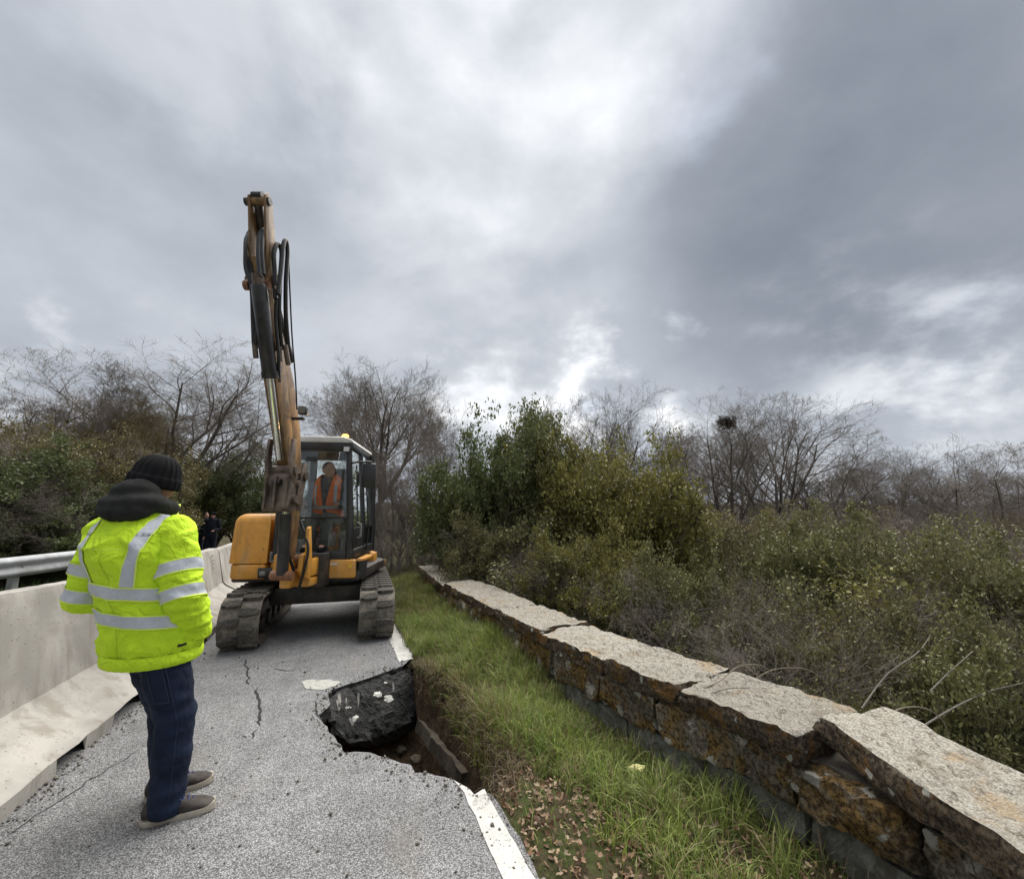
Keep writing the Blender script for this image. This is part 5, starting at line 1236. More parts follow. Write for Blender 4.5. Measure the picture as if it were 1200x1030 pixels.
# --- boom, stick and cylinders; a vertical plane, coordinates (distance, height) in world metres
BX = -2.53
def L3(x, y, z): return Vector((BX + x, y, z)) - EXC
MA = Matrix.Translation(Vector((BX, 0, 0)) - EXC)
def offs(cl, th):
    A = []; B = []; n = len(cl)
    for i, p in enumerate(cl):
        t = (Vector(cl[min(i + 1, n - 1)]) - Vector(cl[max(i - 1, 0)])).normalized(); q = Vector((-t.y, t.x)); A.append(tuple(Vector(p) + q * th[i] / 2)); B.append(tuple(Vector(p) - q * th[i] / 2))
    return A + B[::-1]
def arm():
    # swing bracket
    sb = MB(); sb.prism([(5.62, .74), (5.28, .76), (5.16, .86), (5.18, 1.04), (5.30, 1.06), (5.40, .96), (5.62, .98)], -.17, -.11, 'x', .012, MA); sb.prism([(5.62, .74), (5.28, .76), (5.16, .86), (5.18, 1.04), (5.30, 1.06), (5.40, .96), (5.62, .98)], .11, .17, 'x', .012, MA)
    sb.box((-.17, 5.36, .66), (.17, 5.70, .80), .02, MA); sb.box((-.06, 5.12, .68), (.06, 5.40, .86), .02, MA); sb.build('swing_bracket', M_YELLOW, ex, auto=35)
    MB().box((-.24, 5.58, .62), (.24, 5.80, 1.02), .02, MA).build('bracket_mount', M_DARK, ex, auto=35)
    # tall yellow rail beside the boom foot
    MB().prism([(5.26, .74), (5.18, .80), (5.14, 1.34), (5.20, 1.36), (5.30, .90)], .185, .225, 'x', .008, MA).build('guard_plate', M_YELLOW, ex, auto=35)
    boom = MB().prism(offs([(5.30, .98), (5.32, 1.45), (5.28, 1.95), (5.16, 2.45), (4.92, 2.95), (4.58, 3.45), (4.22, 3.86)], [.18, .20, .22, .23, .25, .22, .17]), -.13, -.02, 'x', .014, MA).build('boom', M_ARM, ex, auto=35)
    for s in (-1, 1): MB().tube([(s * .09 - .07, 5.30, .98), (s * .16 - .04, 5.30, .98)], .055, 14, M=MA).build('foot_pin', M_RED, boom, auto=35)
    # boom cylinder below the boom
    bc = MB().tube([(0, 5.06, .84), (0, 5.02, 1.50)], .062, 18, M=MA).build('boom_cylinder', M_CYL, ex, auto=35)
    MB().tube([(0, 5.02, 1.50), (0, 5.00, 1.86)], .034, 14, M=MA).build('rod', M_CHROME, bc, auto=35)
    MB().tube([(-.12, 5.06, .83), (.12, 5.06, .83)], .05, 14, M=MA).build('pin', M_RED, bc, auto=35)
    # stick: tail plates, box, nose
    st = MB().prism([(4.04, 4.02), (4.28, 3.95), (4.56, 3.30), (4.90, 2.45), (5.03, 2.0), (4.92, 1.93), (4.74, 2.30), (4.34, 3.15), (4.08, 3.70)], -.065, .065, 'x', .012, MA).build('stick', M_ARM, ex, auto=35)
    pl = [(3.92, 4.60), (3.97, 4.66), (4.05, 4.62), (4.26, 3.95), (4.48, 3.25), (4.36, 3.15), (4.10, 3.70)]
    for s in (-1, 1):
        x = s * .078 + .015; MB().prism(pl, x - .012, x + .012, 'x', .005, MA).build('tail_plate', M_ARM, st, auto=35)
        MB().tube([(s * .07, 4.10, 3.74), (s * .12, 4.10, 3.74)], .05, 16, M=MA).build('boss', M_RED, st, auto=35)
        MB().tube([(s * .09, 3.98, 4.57), (s * .125, 3.98, 4.57)], .04, 14, M=MA).build('tail_pin_head', M_DARK, st, auto=35)
    MB().tube([(-.09, 3.98, 4.57), (.09, 3.98, 4.57)], .045, 16, M=MA).build('tail_pin', M_ARM, st, auto=35)
    MB().tube([(-.05, 3.97, 4.62), (.05, 3.97, 4.62)], .045, 16, M=MA).build('tail_cap', M_HOSE, st, auto=35)
    MB().tube([(-.16, 4.20, 3.84), (.16, 4.20, 3.84)], .06, 16, M=MA).build('pivot_pin', M_RED, st, auto=35)
    sc = MB().tube([(-.08, 4.42, 3.98), (-.08, 5.0, 3.26)], .055, 16, M=MA).build('stick_cylinder', M_CYL, ex, auto=35)
    MB().tube([(.0, 3.99, 4.55), (-.08, 4.42, 3.98)], [.04, .045], 14, M=MA).build('rod', M_DARK, sc, auto=35)
    # bucket cylinder in front of the stick
    b0, b1, b2 = Vector((.075, 4.00, 3.70)), Vector((.06, 4.36, 2.90)), Vector((.03, 4.74, 2.08))
    bk = MB().tube([b0, b0.lerp(b1, .03), b1], [.062, .072, .072], 20, M=MA).build('bucket_cylinder', M_CYL, ex, auto=35)
    MB().tube([b0 + (b0 - b1).normalized() * .10, b0], .055, 14, M=MA).build('cylinder_eye', M_STEEL, bk, auto=35)
    MB().tube([b1.lerp(b0, .04), b1 + (b1 - b0).normalized() * .03], .080, 20, M=MA).build('gland', M_CYL, bk, auto=35)
    MB().tube([b1, b2], .034, 18, M=MA).build('rod', M_CHROME, bk, auto=35)
    MK = MA @ Matrix.Translation((.035, .30, -.06)) @ Matrix.Diagonal((.84, 1, 1, 1))
    # linkage and quick coupler at the nose
    for s in (-1, 1):
        MB().prism(offs([(4.46, 2.36), (4.44, 2.12), (4.52, 1.92), (4.62, 1.86)], [.07, .10, .11, .08]), s * .15 - .018, s * .15 + .018, 'x', .006, MK).build('link_arm', M_STEEL, ex, auto=35)
        MB().prism(offs([(4.70, 2.12), (4.66, 1.90), (4.60, 1.66)], [.10, .13, .12]), s * .185 - .014, s * .185 + .014, 'x', .006, MK).build('coupler_plate', M_STEEL, ex, auto=35)
    for (y, z, r, w) in ((4.52, 2.03, .05, .19), (4.60, 1.88, .042, .20), (4.70, 1.98, .05, .22), (4.52, 1.72, .04, .20)): MB().tube([(-w, y, z), (w, y, z)], r, 16, M=MK).build('link_pin', M_STEEL, ex, auto=35)
    MB().prism([(4.47, 2.00), (4.44, 1.80), (4.40, 1.62), (4.43, 1.585), (4.74, 1.60), (4.76, 1.72), (4.72, 1.96)], -.165, .165, 'x', .014, MK).build('quick_coupler', M_STEEL, ex, auto=35)
    for s in (-.12, .0, .12): MB().box((s - .012, 4.375, 1.62), (s + .012, 4.44, 1.96), .004, MK).build('coupler_rib', M_STEEL, ex)
    MB().tube([(-.05, 4.42, 1.90), (.05, 4.42, 1.90)], .03, 12, M=MK).build('lock_cylinder', M_DARK, ex, auto=35)
    # hoses: loops at the elbow and runs down both sides
    def hose(pts, r=.017):
        P = [AT(*p) - EXC for p in pts]; Q = []
        for i in range(len(P) - 1):
            for j in range(7):
                t = j / 7; p0, p1, p2, p3 = P[max(i - 1, 0)], P[i], P[i + 1], P[min(i + 2, len(P) - 1)]
                Q.append(.5 * ((2 * p1) + (p2 - p0) * t + (2 * p0 - 5 * p1 + 4 * p2 - p3) * t * t + (3 * p1 - p0 - 3 * p2 + p3) * t ** 3))
        Q.append(P[-1]); MB().tube(Q, r, 9).build('hose', M_HOSE, ex, auto=60)
    hose([(297, 330, 4.05), (293, 310, 4.05), (290, 285, 4.08), (292, 273, 4.12), (298, 276, 4.18), (301, 300, 4.2), (302, 330, 4.15)], .022)
    hose([(299, 340, 4.02), (289, 318, 4.0), (288, 295, 4.0), (289, 280, 4.05), (294, 274, 4.1)], .022)
    hose([(305, 325, 3.95), (303, 300, 3.95), (304, 278, 3.98), (308, 270, 4.02), (312, 276, 4.1), (312, 310, 4.15)], .022)
    hose([(309, 322, 3.97), (307, 296, 3.97), (308, 274, 4.0), (311, 272, 4.05)], .02)
    hose([(323, 350, 4.1), (322, 318, 4.1), (321, 298, 4.1), (325, 286, 4.15), (330, 296, 4.2), (328, 330, 4.2), (327, 370, 4.25), (330, 410, 4.4)], .022)
    hose([(326, 345, 4.08), (330, 310, 4.1), (332, 288, 4.12), (335, 282, 4.16), (337, 296, 4.2), (335, 330, 4.22), (335, 370, 4.3), (338, 408, 4.45)], .022)
    hose([(293, 318, 4.02), (296, 345, 4.08), (297, 375, 4.15), (298, 402, 4.2)], .026)
    hose([(297, 330, 4.02), (299, 355, 4.08), (301, 380, 4.15), (300, 404, 4.2)], .02)
    hose([(302, 365, 4.12), (304, 372, 4.1), (305, 380, 4.12)], .012)
    hose([(324, 340, 4.1), (323, 375, 4.2), (326, 410, 4.3), (327, 440, 4.4)], .016)
    hose([(338, 300, 4.22), (342, 390, 4.5), (346, 440, 4.7), (348, 480, 4.9)], .008)
    for (a, b, r) in (((298, 400, 4.2), (300, 420, 4.24), .026), ((303, 398, 4.2), (305, 408, 4.22), .022), ((327, 406, 4.35), (328, 424, 4.4), .024), ((334, 404, 4.4), (338, 428, 4.48), .026), ((298, 330, 4.02), (302, 328, 4.04), .03), ((322, 338, 4.08), (329, 340, 4.1), .026), ((326, 425, 4.4), (328, 448, 4.45), .018)): MB().tube([AT(*a) - EXC, AT(*b) - EXC], r, 10).build('hose_fitting', M_STEEL, ex, auto=35)
    # boom foot hoses
    hose([(337, 606, 5.0), (334, 630, 5.05), (338, 650, 5.1), (344, 670, 5.2), (340, 690, 5.3)], .018)
    hose([(330, 606, 5.2), (328, 634, 5.15), (333, 655, 5.15), (336, 680, 5.2)], .016)
    hose([(352, 610, 5.2), (361, 640, 5.15), (357, 665, 5.15), (350, 690, 5.25)], .015)
    hose([(326, 612, 5.3), (325, 640, 5.3), (330, 662, 5.25)], .012)
    # work lamp on the boom
    lp = MB().box((.06, 4.98, 2.63), (.155, 5.06, 2.73), .015, MA).build('work_lamp', M_BLK, ex, auto=40)
    MB().box((.07, 4.974, 2.64), (.145, 4.982, 2.72), .002, MA).build('lens', M_GREYP, lp); MB().box((-.02, 5.0, 2.57), (.13, 5.05, 2.60), .008, MA).build('bracket', M_BLK, lp)
arm()
# ------------------------------------------------------------------ people
M_HIVIS = None
def m_cloth(name, c0, c1, rough=.85, scale=5, weave=350, bd=.0012, fold=.0):
    k = NB(name); n = k.noise(scale, 6, .6, .3); c = k.mix(k.mr(n, .3, .7), c0, c1)
    nm = k.bump(k.noise(weave, 2, .5), bd, .6)
    if fold: nm = k.bump(k.noise(9, 5, .55, 1.2), fold, 1, nm)
    k.fin(c, rough, nm, spec=.25)
    k.b.inputs['Sheen Weight'].default_value = .0
    return k.m
M_HIVIS = m_cloth('hi_vis_fabric', (.50, .74, .022), (.60, .86, .030), .75, 3, 300, .001, .035)
M_HVTRIM = m_cloth('hi_vis_trim', (.62, .78, .10), (.72, .86, .13), .8)
M_TAPE = m_cloth('reflective_tape', (.42, .45, .49), (.56, .59, .63), .45, 8, 200, .001, .010)
M_HOOD = m_cloth('black_fleece', (.010, .010, .010), (.022, .022, .021), .95, 6, 250, .002, .006)
M_KNIT = m_cloth('black_knit', (.004, .004, .005), (.011, .011, .012), .95, 6, 250, .002)
M_JEAN = m_cloth('navy_denim', (.004, .008, .021), (.013, .022, .048), .9, 7, 320, .0015, .012)
M_SKIN = m_cloth('skin', (.50, .27, .19), (.60, .34, .25), .55, 10, 150, .0006)
M_SHOE = m_cloth('brown_suede', (.036, .031, .028), (.078, .068, .060), .85, 14, 200, .0015)
M_SOLE = m_cloth('tan_rubber', (.30, .26, .21), (.42, .38, .31), .8, 12)
M_LACE = m_cloth('navy_lace', (.03, .04, .12), (.07, .08, .2), .8)
M_GLOVE = m_cloth('black_cuff', (.012, .012, .013), (.025, .025, .026), .9)
M_NAVYU = m_cloth('dark_uniform', (.010, .012, .020), (.020, .023, .035), .9)
M_ORANGE = m_cloth('orange_vest', (.90, .16, .035), (.98, .25, .07), .8, 6, 300, .001, .01)
M_BLUEG = m_cloth('grey_blue_sweater', (.075, .095, .12), (.12, .14, .17), .9)
M_GREYT = m_cloth('grey_trousers', (.12, .125, .12), (.19, .195, .19), .9)
M_HAIR = m_cloth('dark_hair', (.012, .010, .009), (.035, .028, .024), .8)
def dirv(a): return Vector((math.cos(R(a)), math.sin(R(a)), 0))
def disp(V, N, fn): return [v + n * fn(v) for v, n in zip(V, N)]
class Strip:
    """tape laid on a surface"""
    def __init__(s, V, F): s.b = BVHTree.FromPolygons(V, F)
    def ray(s, o, d):
        h = s.b.ray_cast(o, d); return h[0], h[1]
    def band(s, name, pairs, mat, parent, lift=.004, thick=.003):
        """pairs: list of (origin, direction) rays for the lower and upper edge, hit from outside"""
        lo = []; V = []
        for (o0, d0), (o1, d1) in pairs:
            row = []
            for k in range(5):
                o, d = o0.lerp(o1, k / 4), d0.lerp(d1, k / 4); h, n = s.ray(o, d)
                if h is None: row = None; break
                row.append(h - d.normalized() * lift)
            lo.append(row)
        F = []; idx = []
        for r in lo:
            if r is None: idx.append(None); continue
            idx.append(len(V)); V += r
        for a, b in zip(idx[:-1], idx[1:]):
            if a is None or b is None: continue
            for k in range(4): F.append((a + k, b + k, b + k + 1, a + k + 1))
        return mesh_obj(name, V, F, mat, parent, True) if F else None
def head_mesh(mb, c, yaw, tilt=0, s=1.0):
    """head with face features, centre c, looking along yaw (degrees)"""
    f = dirv(yaw); l = dirv(yaw + 90); u = Vector((0, 0, 1)); f = (f * math.cos(R(tilt)) + u * math.sin(R(tilt))).normalized(); u = f.cross(l).normalized() * 1.0
    B = Matrix((f, l, u)).transposed().to_4x4()
    def el(o, r): mb.ball(c + f * o[0] * s + l * o[1] * s + u * o[2] * s, tuple(q * s for q in r), B, 14)
    el((-.012, 0, .025), (.098, .076, .098)); el((.022, 0, -.035), (.070, .060, .080)); el((.050, 0, -.085), (.032, .036, .028))
    el((.094, 0, -.018), (.020, .014, .028)); el((.100, 0, -.034), (.016, .018, .013)); el((.085, 0, .022), (.015, .045, .012))
    el((.082, 0, -.060), (.014, .024, .008)); el((.082, 0, -.073), (.012, .020, .007))
    for q in (-1, 1): el((-.008, q * .078, -.01), (.022, .010, .034)); el((.072, q * .032, -.030), (.022, .022, .022))
    return f, l, u
def foreman():
    base = Vector((-1.80, 2.60, 0)); man = empty('person', base, 0, 'man in a yellow hi vis jacket, jeans and black beanie watching, seen from behind', 'person')
    ua, pa = 85, 58                                     # torso and pelvis headings
    tf, tl = dirv(ua), dirv(ua + 90); pf, pl = dirv(pa), dirv(pa + 90); up = Vector((0, 0, 1))
    ra, la = Vector((-1.745, 2.505, 0)) - base, Vector((-1.885, 2.70, 0)) - base        # ankles
    rd, ld = dirv(27), dirv(40)
    pel = Vector((-.115, -.10, .88)); hipR = pel - pl * .095 + Vector((0, 0, -.03)); hipL = pel + pl * .095 + Vector((0, 0, -.03))
    kR = hipR.lerp(ra + up * .08, .50) + dirv(35) * .055; kL = hipL.lerp(la + up * .08, .50) + dirv(45) * .05
    chest = Vector((-.215, -.14, 1.29)); neck = Vector((-.235, -.115, 1.53)); hd = Vector((-.205, -.085, 1.705))
    shR = chest - tl * .20 + up * .115; shL = chest + tl * .20 + up * .115
    elR = shR - tl * .11 - up * .31 - tf * .03; elL = shL + tl * .065 - up * .32 - tf * .01
    haR = elR + tf * .13 - tl * .005 - up * .21; haL = elL + tf * .22 - tl * .10 - up * .10
    # body: one continuous skin from head to feet, hands included
    b = MB(); head_mesh(b, hd, 18, -10)
    b.chain([hd - up * .06, neck, chest + up * .12], [.058, .062, .09]); b.chain([chest + up * .1, chest, pel + up * .12, pel], [.11, .13, .125, .125])
    for sh, el, ha in ((shR, elR, haR), (shL, elL, haL)): b.chain([chest + up * .12, sh, el, ha], [.08, .055, .042, .030])
    for hp, kn, an, fd in ((hipR, kR, ra, rd), (hipL, kL, la, ld)): b.chain([pel, hp, kn, an + up * .09], [.11, .085, .058, .042]); b.chain([an + up * .055, an + up * .042 + fd * .10], [.026, .018])
    for ha, sgn, dr in ((haR, -1, tf * .5 + tl * .7 - up * .4), (haL, 1, tf - tl * .3 - up * .4)):
        d = dr.normalized(); sd = up.cross(d).normalized(); pm = ha + d * .055; b.chain([ha, pm], [.03, .036], 8)
        for i, ln in enumerate((.065, .075, .07, .055)): q = pm + sd * (i - 1.5) * .018; b.chain([q, q + d * ln * .55 - up * .005, q + d * ln - up * .03], [.0095, .009, .008], 8)
        q = ha + d * .02 + up * .01 - sd * sgn * .02; b.chain([q, q + d * .03 - sd * sgn * .03, q + d * .06 - sd * sgn * .03 - up * .01], [.012, .011, .009], 8)
    V, F, N = fuse(b, .0085, 3); body = mesh_obj('body', V, F, M_SKIN, man, True)
    # trousers
    t = MB()
    t.chain([pel + up * .06, pel, pel - up * .05], [.14, .15, .15], 16)
    for hp, kn, an in ((hipR, kR, ra), (hipL, kL, la)):
        t.chain([hp + up * .02, hp.lerp(kn, .45), kn, kn.lerp(an, .5), an + up * .12, an + up * .035], [.112, .108, .092, .084, .080, .082], 16)
    V, F, N = fuse(t, .011, 4)
    def wr(v):
        kz = min(abs(v.z - .50), .25) / .25; az = max(0, 1 - v.z / .28)
        q = Vector((v.x * 5, v.y * 5, v.z * 20)); w = Vector((v.x * 3 + v.z * 6, v.y * 3, v.z * 9))
        return (.0085 * (1 - kz) + .011 * az + .0025) * noise.noise(q) + .008 * noise.noise(w) + .003 * fbm(v, 22, 3)
    V = disp(V, N, wr); V = [Vector((v.x, v.y, max(v.z, .028))) for v in V]
    tr = mesh_obj('trousers', V, F, M_JEAN, man, True); S = Strip(V, F)
    M_SEAM = m_cloth('denim_seam', (.020, .028, .050), (.032, .042, .070), .9)
    # side seam and rule pocket on the right leg
    def pt(z, a): # ray from outside towards the right leg axis
        ax = hipR.lerp(kR, (hipR.z - z) / (hipR.z - kR.z)) if z > kR.z else kR.lerp(ra, (kR.z - z) / (kR.z - .0)); o = Vector((ax.x, ax.y, z)); d = dirv(a); return (o + d * .5, -d)
    for a in (-50,): S.band('side_seam', [(pt(z, a), pt(z, a + 2.5)) for z in np.linspace(.10, .78, 46)], M_SEAM, tr, .0025)
    for a0, a1, z0, z1 in ((-92, -58, .58, .77),):
        S.band('rule_pocket', [(pt(z0, a), pt(z1, a)) for a in np.linspace(a0, a1, 10)], M_JEAN, tr, .006)
        S.band('pocket_seam', [(pt(z0, a), pt(z0 + .006, a)) for a in np.linspace(a0, a1, 10)], M_SEAM, tr, .008)
        for a in (a0, a1): S.band('pocket_seam', [(pt(z, a), pt(z, a + 2.2)) for z in np.linspace(z0, z1, 14)], M_SEAM, tr, .008)
    # shoes
    for an, fd in ((ra, rd), (la, ld)):
        sd = up.cross(fd); c = an - fd * .085
        def ring(x, w, zt, zb, sh=0): return (c + fd * x + sd * sh + up * ((zt + zb) / 2), sd, up, w, (zt - zb) / 2)
        u = MB().loft([ring(-.012, .018, .07, .03), ring(.0, .034, .095, .02), ring(.03, .042, .112, .015), ring(.075, .044, .118, .015), ring(.12, .044, .108, .015), ring(.16, .047, .088, .015), ring(.205, .051, .070, .015), ring(.245, .050, .058, .015), ring(.28, .040, .046, .015), ring(.30, .020, .036, .016)], 20)
        V, F, N = fuse(u, .007, 3); sh = mesh_obj('shoe', disp(V, N, lambda v: .002 * fbm(v, 30, 3)), F, M_SHOE, man, True)
        so = MB(); pts = []
        for x, w in ((-.022, .012), (-.015, .030), (.01, .043), (.06, .045), (.12, .044), (.17, .050), (.21, .055), (.25, .054), (.285, .042), (.305, .022)): pts.append((x, w))
        out = [c + fd * x + sd * w for x, w in pts] + [c + fd * x - sd * w for x, w in pts[::-1]]; n = len(out); V = []; F = []
        for z, k in ((.0, .94), (.006, .97), (.020, .97), (.026, .95)):
            for i, p in enumerate(out): q = c + fd * .14 + (p - c - fd * .14) * k; tz = z + (.010 if z < .001 and (q - c).dot(fd) > .26 else 0) + (.014 * max(0, ((q - c).dot(fd) - .22) / .08) if z > .02 else 0); V.append(Vector((q.x, q.y, tz)))
        for r in range(3):
            for i in range(n): F.append((r * n + i, r * n + (i + 1) % n, (r + 1) * n + (i + 1) % n, (r + 1) * n + i))
        F += [tuple(range(n))[::-1], tuple(range(3 * n, 4 * n))]; o = mesh_obj('sole', V, F, M_SOLE, sh); smooth_by_angle(o.data, 40)
        for i in range(5):
            x = .105 + i * .022; z = .112 - i * .0105; MB().tube([c + fd * x + sd * .026 + up * (z - .012), c + fd * (x + .006) + up * (z + .008), c + fd * (x + .012) - sd * .026 + up * (z - .012)], .0032, 6).build('lace', M_LACE, sh)
        MB().tube([c + fd * .10 + up * .122, c + fd * .12 - sd * .03 + up * .112, c + fd * .155 - sd * .045 + up * .088], .003, 6).build('lace', M_LACE, sh)
        MB().tube([c + fd * .10 + up * .122, c + fd * .13 + sd * .02 + up * .125, c + fd * .165 + sd * .03 + up * .098], .003, 6).build('lace', M_LACE, sh)
    # jacket body: loft turned from the pelvis heading to the shoulder heading
    rings = []
    for z, rx, ry, k in ((.765, .228, .200, 0), (.80, .230, .205, .05), (.845, .248, .220, .15), (.93, .246, .210, .35), (1.05, .246, .205, .6), (1.17, .246, .198, .8), (1.28, .252, .190, 1), (1.37, .262, .178, 1), (1.43, .225, .152, 1), (1.49, .150, .125, 1), (1.53, .10, .10, 1)):
        a = pa + (ua - pa) * (.35 + .65 * k); cx = pel.lerp(chest, max(0, (z - pel.z) / (chest.z - pel.z))) if z < chest.z else chest.lerp(neck, (z - chest.z) / (neck.z - chest.z))
        rings.append((Vector((cx.x, cx.y, z)) + dirv(a) * (-.02 if z > 1.25 else .015), dirv(a + 90), dirv(a), rx, ry))
    j = MB().loft(rings, 36); j.chain([chest + up * .11 - tl * .10, shR + up * -.01], [.105, .092], 14); j.chain([chest + up * .11 + tl * .10, shL + up * -.01], [.105, .092], 14)
    V, F, N = fuse(j, .011, 4)
    def jw(v):
        a = math.atan2(v.y + .12, v.x + .17); low = max(0, 1 - abs(v.z - .83) / .10)
        d = low * .012 * noise.noise(Vector((a * 9, v.z * 6, 2)))
        d += .016 * noise.noise(Vector((v.x * 5 + v.z * 3, v.y * 5 - v.z * 4, v.z * 3))) + .011 * noise.noise(Vector((v.x * 12, v.y * 12 + v.z * 9, v.z * 5))) + .0025 * fbm(v, 30, 3)
        q = Vector((v.x * 4 + v.z * 2.5, v.y * 4 - v.z * 2, v.z * 6)); d += .014 * max(0, 1 - abs(noise.noise(q)) * 3.2) ** 2 - .004
        # waist gather
        if v.z < .80: d = d * .3 - .010
        return d
    V = disp(V, N, jw); jk = mesh_obj('jacket', V, F, M_HIVIS, man, True); SJ = Strip(V, F)
    axis = lambda z: (pel.lerp(chest, max(0, (z - pel.z) / (chest.z - pel.z))) if z < chest.z else chest)
    def jr(z, a, tz=0): o = axis(z); o = Vector((o.x, o.y, z)); d = dirv(a); return (o + d * .7 + up * tz, -d)
    for zb in (1.09, .955):
        for nm, lo, hi, mt, lf in (('reflective_tape', 0, .056, M_TAPE, .005), ('tape_piping', -.007, .0, M_HVTRIM, .006), ('tape_piping', .056, .063, M_HVTRIM, .006)):
            SJ.band(nm, [(jr(zb + lo + .018 * math.cos(R(a - 200)), a), jr(zb + hi + .018 * math.cos(R(a - 200)), a)) for a in np.linspace(0, 360, 90)], mt, jk, lf)
    SJ.band('back_seam', [(jr(1.335, a), jr(1.338, a)) for a in np.linspace(ua + 128, ua + 232, 30)], M_HVTRIM, jk, .003)
    SJ.band('back_seam', [(jr(z, ua + 180), jr(z, ua + 180.8)) for z in np.linspace(.82, 1.33, 40)], m_cloth('seam_line', (.36, .50, .02), (.42, .58, .03)), jk, .002)
    # braces over the shoulders
    for sg in (-1, 1):
        rows = []
        for i in range(34):
            t_ = i / 33; x = .125 + .035 * math.sin(t_ * 1.3)
            if t_ < .62: z = 1.15 + t_ / .62 * .29; o = chest + tl * sg * x; o = Vector((o.x, o.y, z)); d = tf
            else:
                k = (t_ - .62) / .38; ang = k * 100; d = (tf * math.cos(R(ang)) - up * math.sin(R(ang))); o = chest + tl * sg * (x) + up * .10
            oo = o - d * .6; rows.append(((oo - tl * .026, d), (oo + tl * .026, d)))
        SJ.band('reflective_brace', rows, M_TAPE, jk, .0045)
        rows2 = [((a[0] - tl * .005, a[1]), (a[0], a[1])) for a, b_ in rows]; rows3 = [((b_[0], b_[1]), (b_[0] + tl * .005, b_[1])) for a, b_ in rows]
        SJ.band('tape_piping', rows2, M_HVTRIM, jk, .0055); SJ.band('tape_piping', rows3, M_HVTRIM, jk, .0055)
    lab = SJ.band('side_label', [(jr(.845, a), jr(.858, a)) for a in np.linspace(ua + 248, ua + 258, 5)], M_GLOVE, jk, .006)
    # sleeves
    for sh, el, ha, sg in ((shR, elR, haR, -1), (shL, elL, haL, 1)):
        s = MB(); s.chain([sh, sh.lerp(el, .5), el, el.lerp(ha, .5), ha.lerp(el, .12)], [.100, .098, .096, .088, .074], 18)
        V, F, N = fuse(s, .010, 4)
        def sw(v):
            e = max(0, 1 - (v - el).length / .17); q = Vector((v.x * 5, v.y * 5, v.z * 11)); return .010 * max(0, 1 - abs(noise.noise(q)) * 3.2) ** 2 - .003 + .009 * noise.noise(Vector((v.x * 7, v.y * 7, v.z * 14))) + e * .020 * noise.noise(Vector((v.x * 9, v.y * 9, v.z * 26))) + .003 * fbm(v, 26, 3)
        V = disp(V, N, sw); sl = mesh_obj('sleeve', V, F, M_HIVIS, jk, True); SS = Strip(V, F)
        for t_ in (.58, .98):
            cpt = sh.lerp(el, t_); ax = (el - sh).normalized(); u1 = ax.cross(Vector((0, 1, 0))).normalized(); u2 = ax.cross(u1)
            for nm, lo, hi, mt, lf in (('reflective_tape', -.028, .028, M_TAPE, .005), ('tape_piping', -.034, -.028, M_HVTRIM, .006), ('tape_piping', .028, .034, M_HVTRIM, .006)):
                rw = []
                for a in np.linspace(0, 2 * math.pi, 40):
                    d = u1 * math.cos(a) + u2 * math.sin(a); rw.append(((cpt + ax * hi + d * .4, -d), (cpt + ax * lo + d * .4, -d)))
                SS.band(nm, rw, mt, sl, lf)
        dcu = (ha - el).normalized(); MB().tube([ha - dcu * .075, ha - dcu * .02], [.066, .058], 18).build('cuff', M_GLOVE, sl, auto=60)
    hb = []
    for z, k_ in ((.752, .985), (.758, 1.01), (.785, 1.03), (.812, 1.0)):
        rg_ = rings[0] if z < .79 else rings[1]; hb.append((Vector((rg_[0].x, rg_[0].y, z)), rg_[1], rg_[2], (.232 * k_), (.207 * k_)))
    o = MB().loft(hb, 72, False).build('hem', M_HIVIS, jk, True)
    for i, v in enumerate(o.data.vertices): v.co += (v.co - Vector((hb[0][0].x, hb[0][0].y, v.co.z))).normalized() * (.0025 if i % 2 else -.0015)
    # raised collar at the front right of the neck
    co = MB(); V = []; F = []
    for i in range(19):
        a = ua - 150 + i * (300 / 18); d = dirv(a); k = math.cos(R(a - ua)); c = neck + Vector((0, 0, -.05)); r = .125 + .025 * max(0, k)
        for z, q in ((-.05, .025), (.01, .012), (.075, .004 + .02 * max(0, k))): V.append(c + d * (r + q) + up * (z + .035 * max(0, k) - .02))
    for i in range(18):
        for q in range(2): F.append((i * 3 + q, (i + 1) * 3 + q, (i + 1) * 3 + q + 1, i * 3 + q + 1))
    cl = mesh_obj('collar', V, F, M_HVTRIM, jk, True); md = cl.modifiers.new('t', 'SOLIDIFY'); md.thickness = .012
    # black hood lying on the shoulders
    h = MB(); hc = neck - tf * .065 + Vector((0, 0, .035)); Bm = Matrix((tf, tl, up)).transposed().to_4x4()
    h.ball(hc + up * .0, (.115, .185, .075), Bm, 20); h.ball(hc + up * .06 + tf * .0, (.085, .125, .07), Bm, 20); h.ball(hc - up * .045 - tf * .05, (.075, .15, .06), Bm, 18)
    for sg in (-1, 1): h.ball(hc + tl * sg * .115 + tf * .075 - up * .025, (.085, .055, .055), Bm, 16)
    V, F, N = fuse(h, .010, 5)
    V = disp(V, N, lambda v: .010 * noise.noise(Vector((v.x * 9, v.y * 9, v.z * 14))) + .006 * noise.noise(Vector((v.x * 18 + v.z * 10, v.y * 18, v.z * 22))) - .012 * math.exp(-((v - hc).dot(tl) / .010) ** 2) * .5)
    mesh_obj('hood', V, F, M_HOOD, man, True)
    # beanie
    f = dirv(18); l = dirv(108); f = (f * math.cos(R(-12)) + up * math.sin(R(-12))).normalized(); u = f.cross(l); V = []; F = []; n = 120
    prof = [(-.022, .108), (-.024, .114), (-.012, .1175), (.018, .1165), (.030, .1145), (.034, .109), (.040, .107), (.075, .101), (.105, .084), (.128, .058), (.139, .030), (.142, .006)]
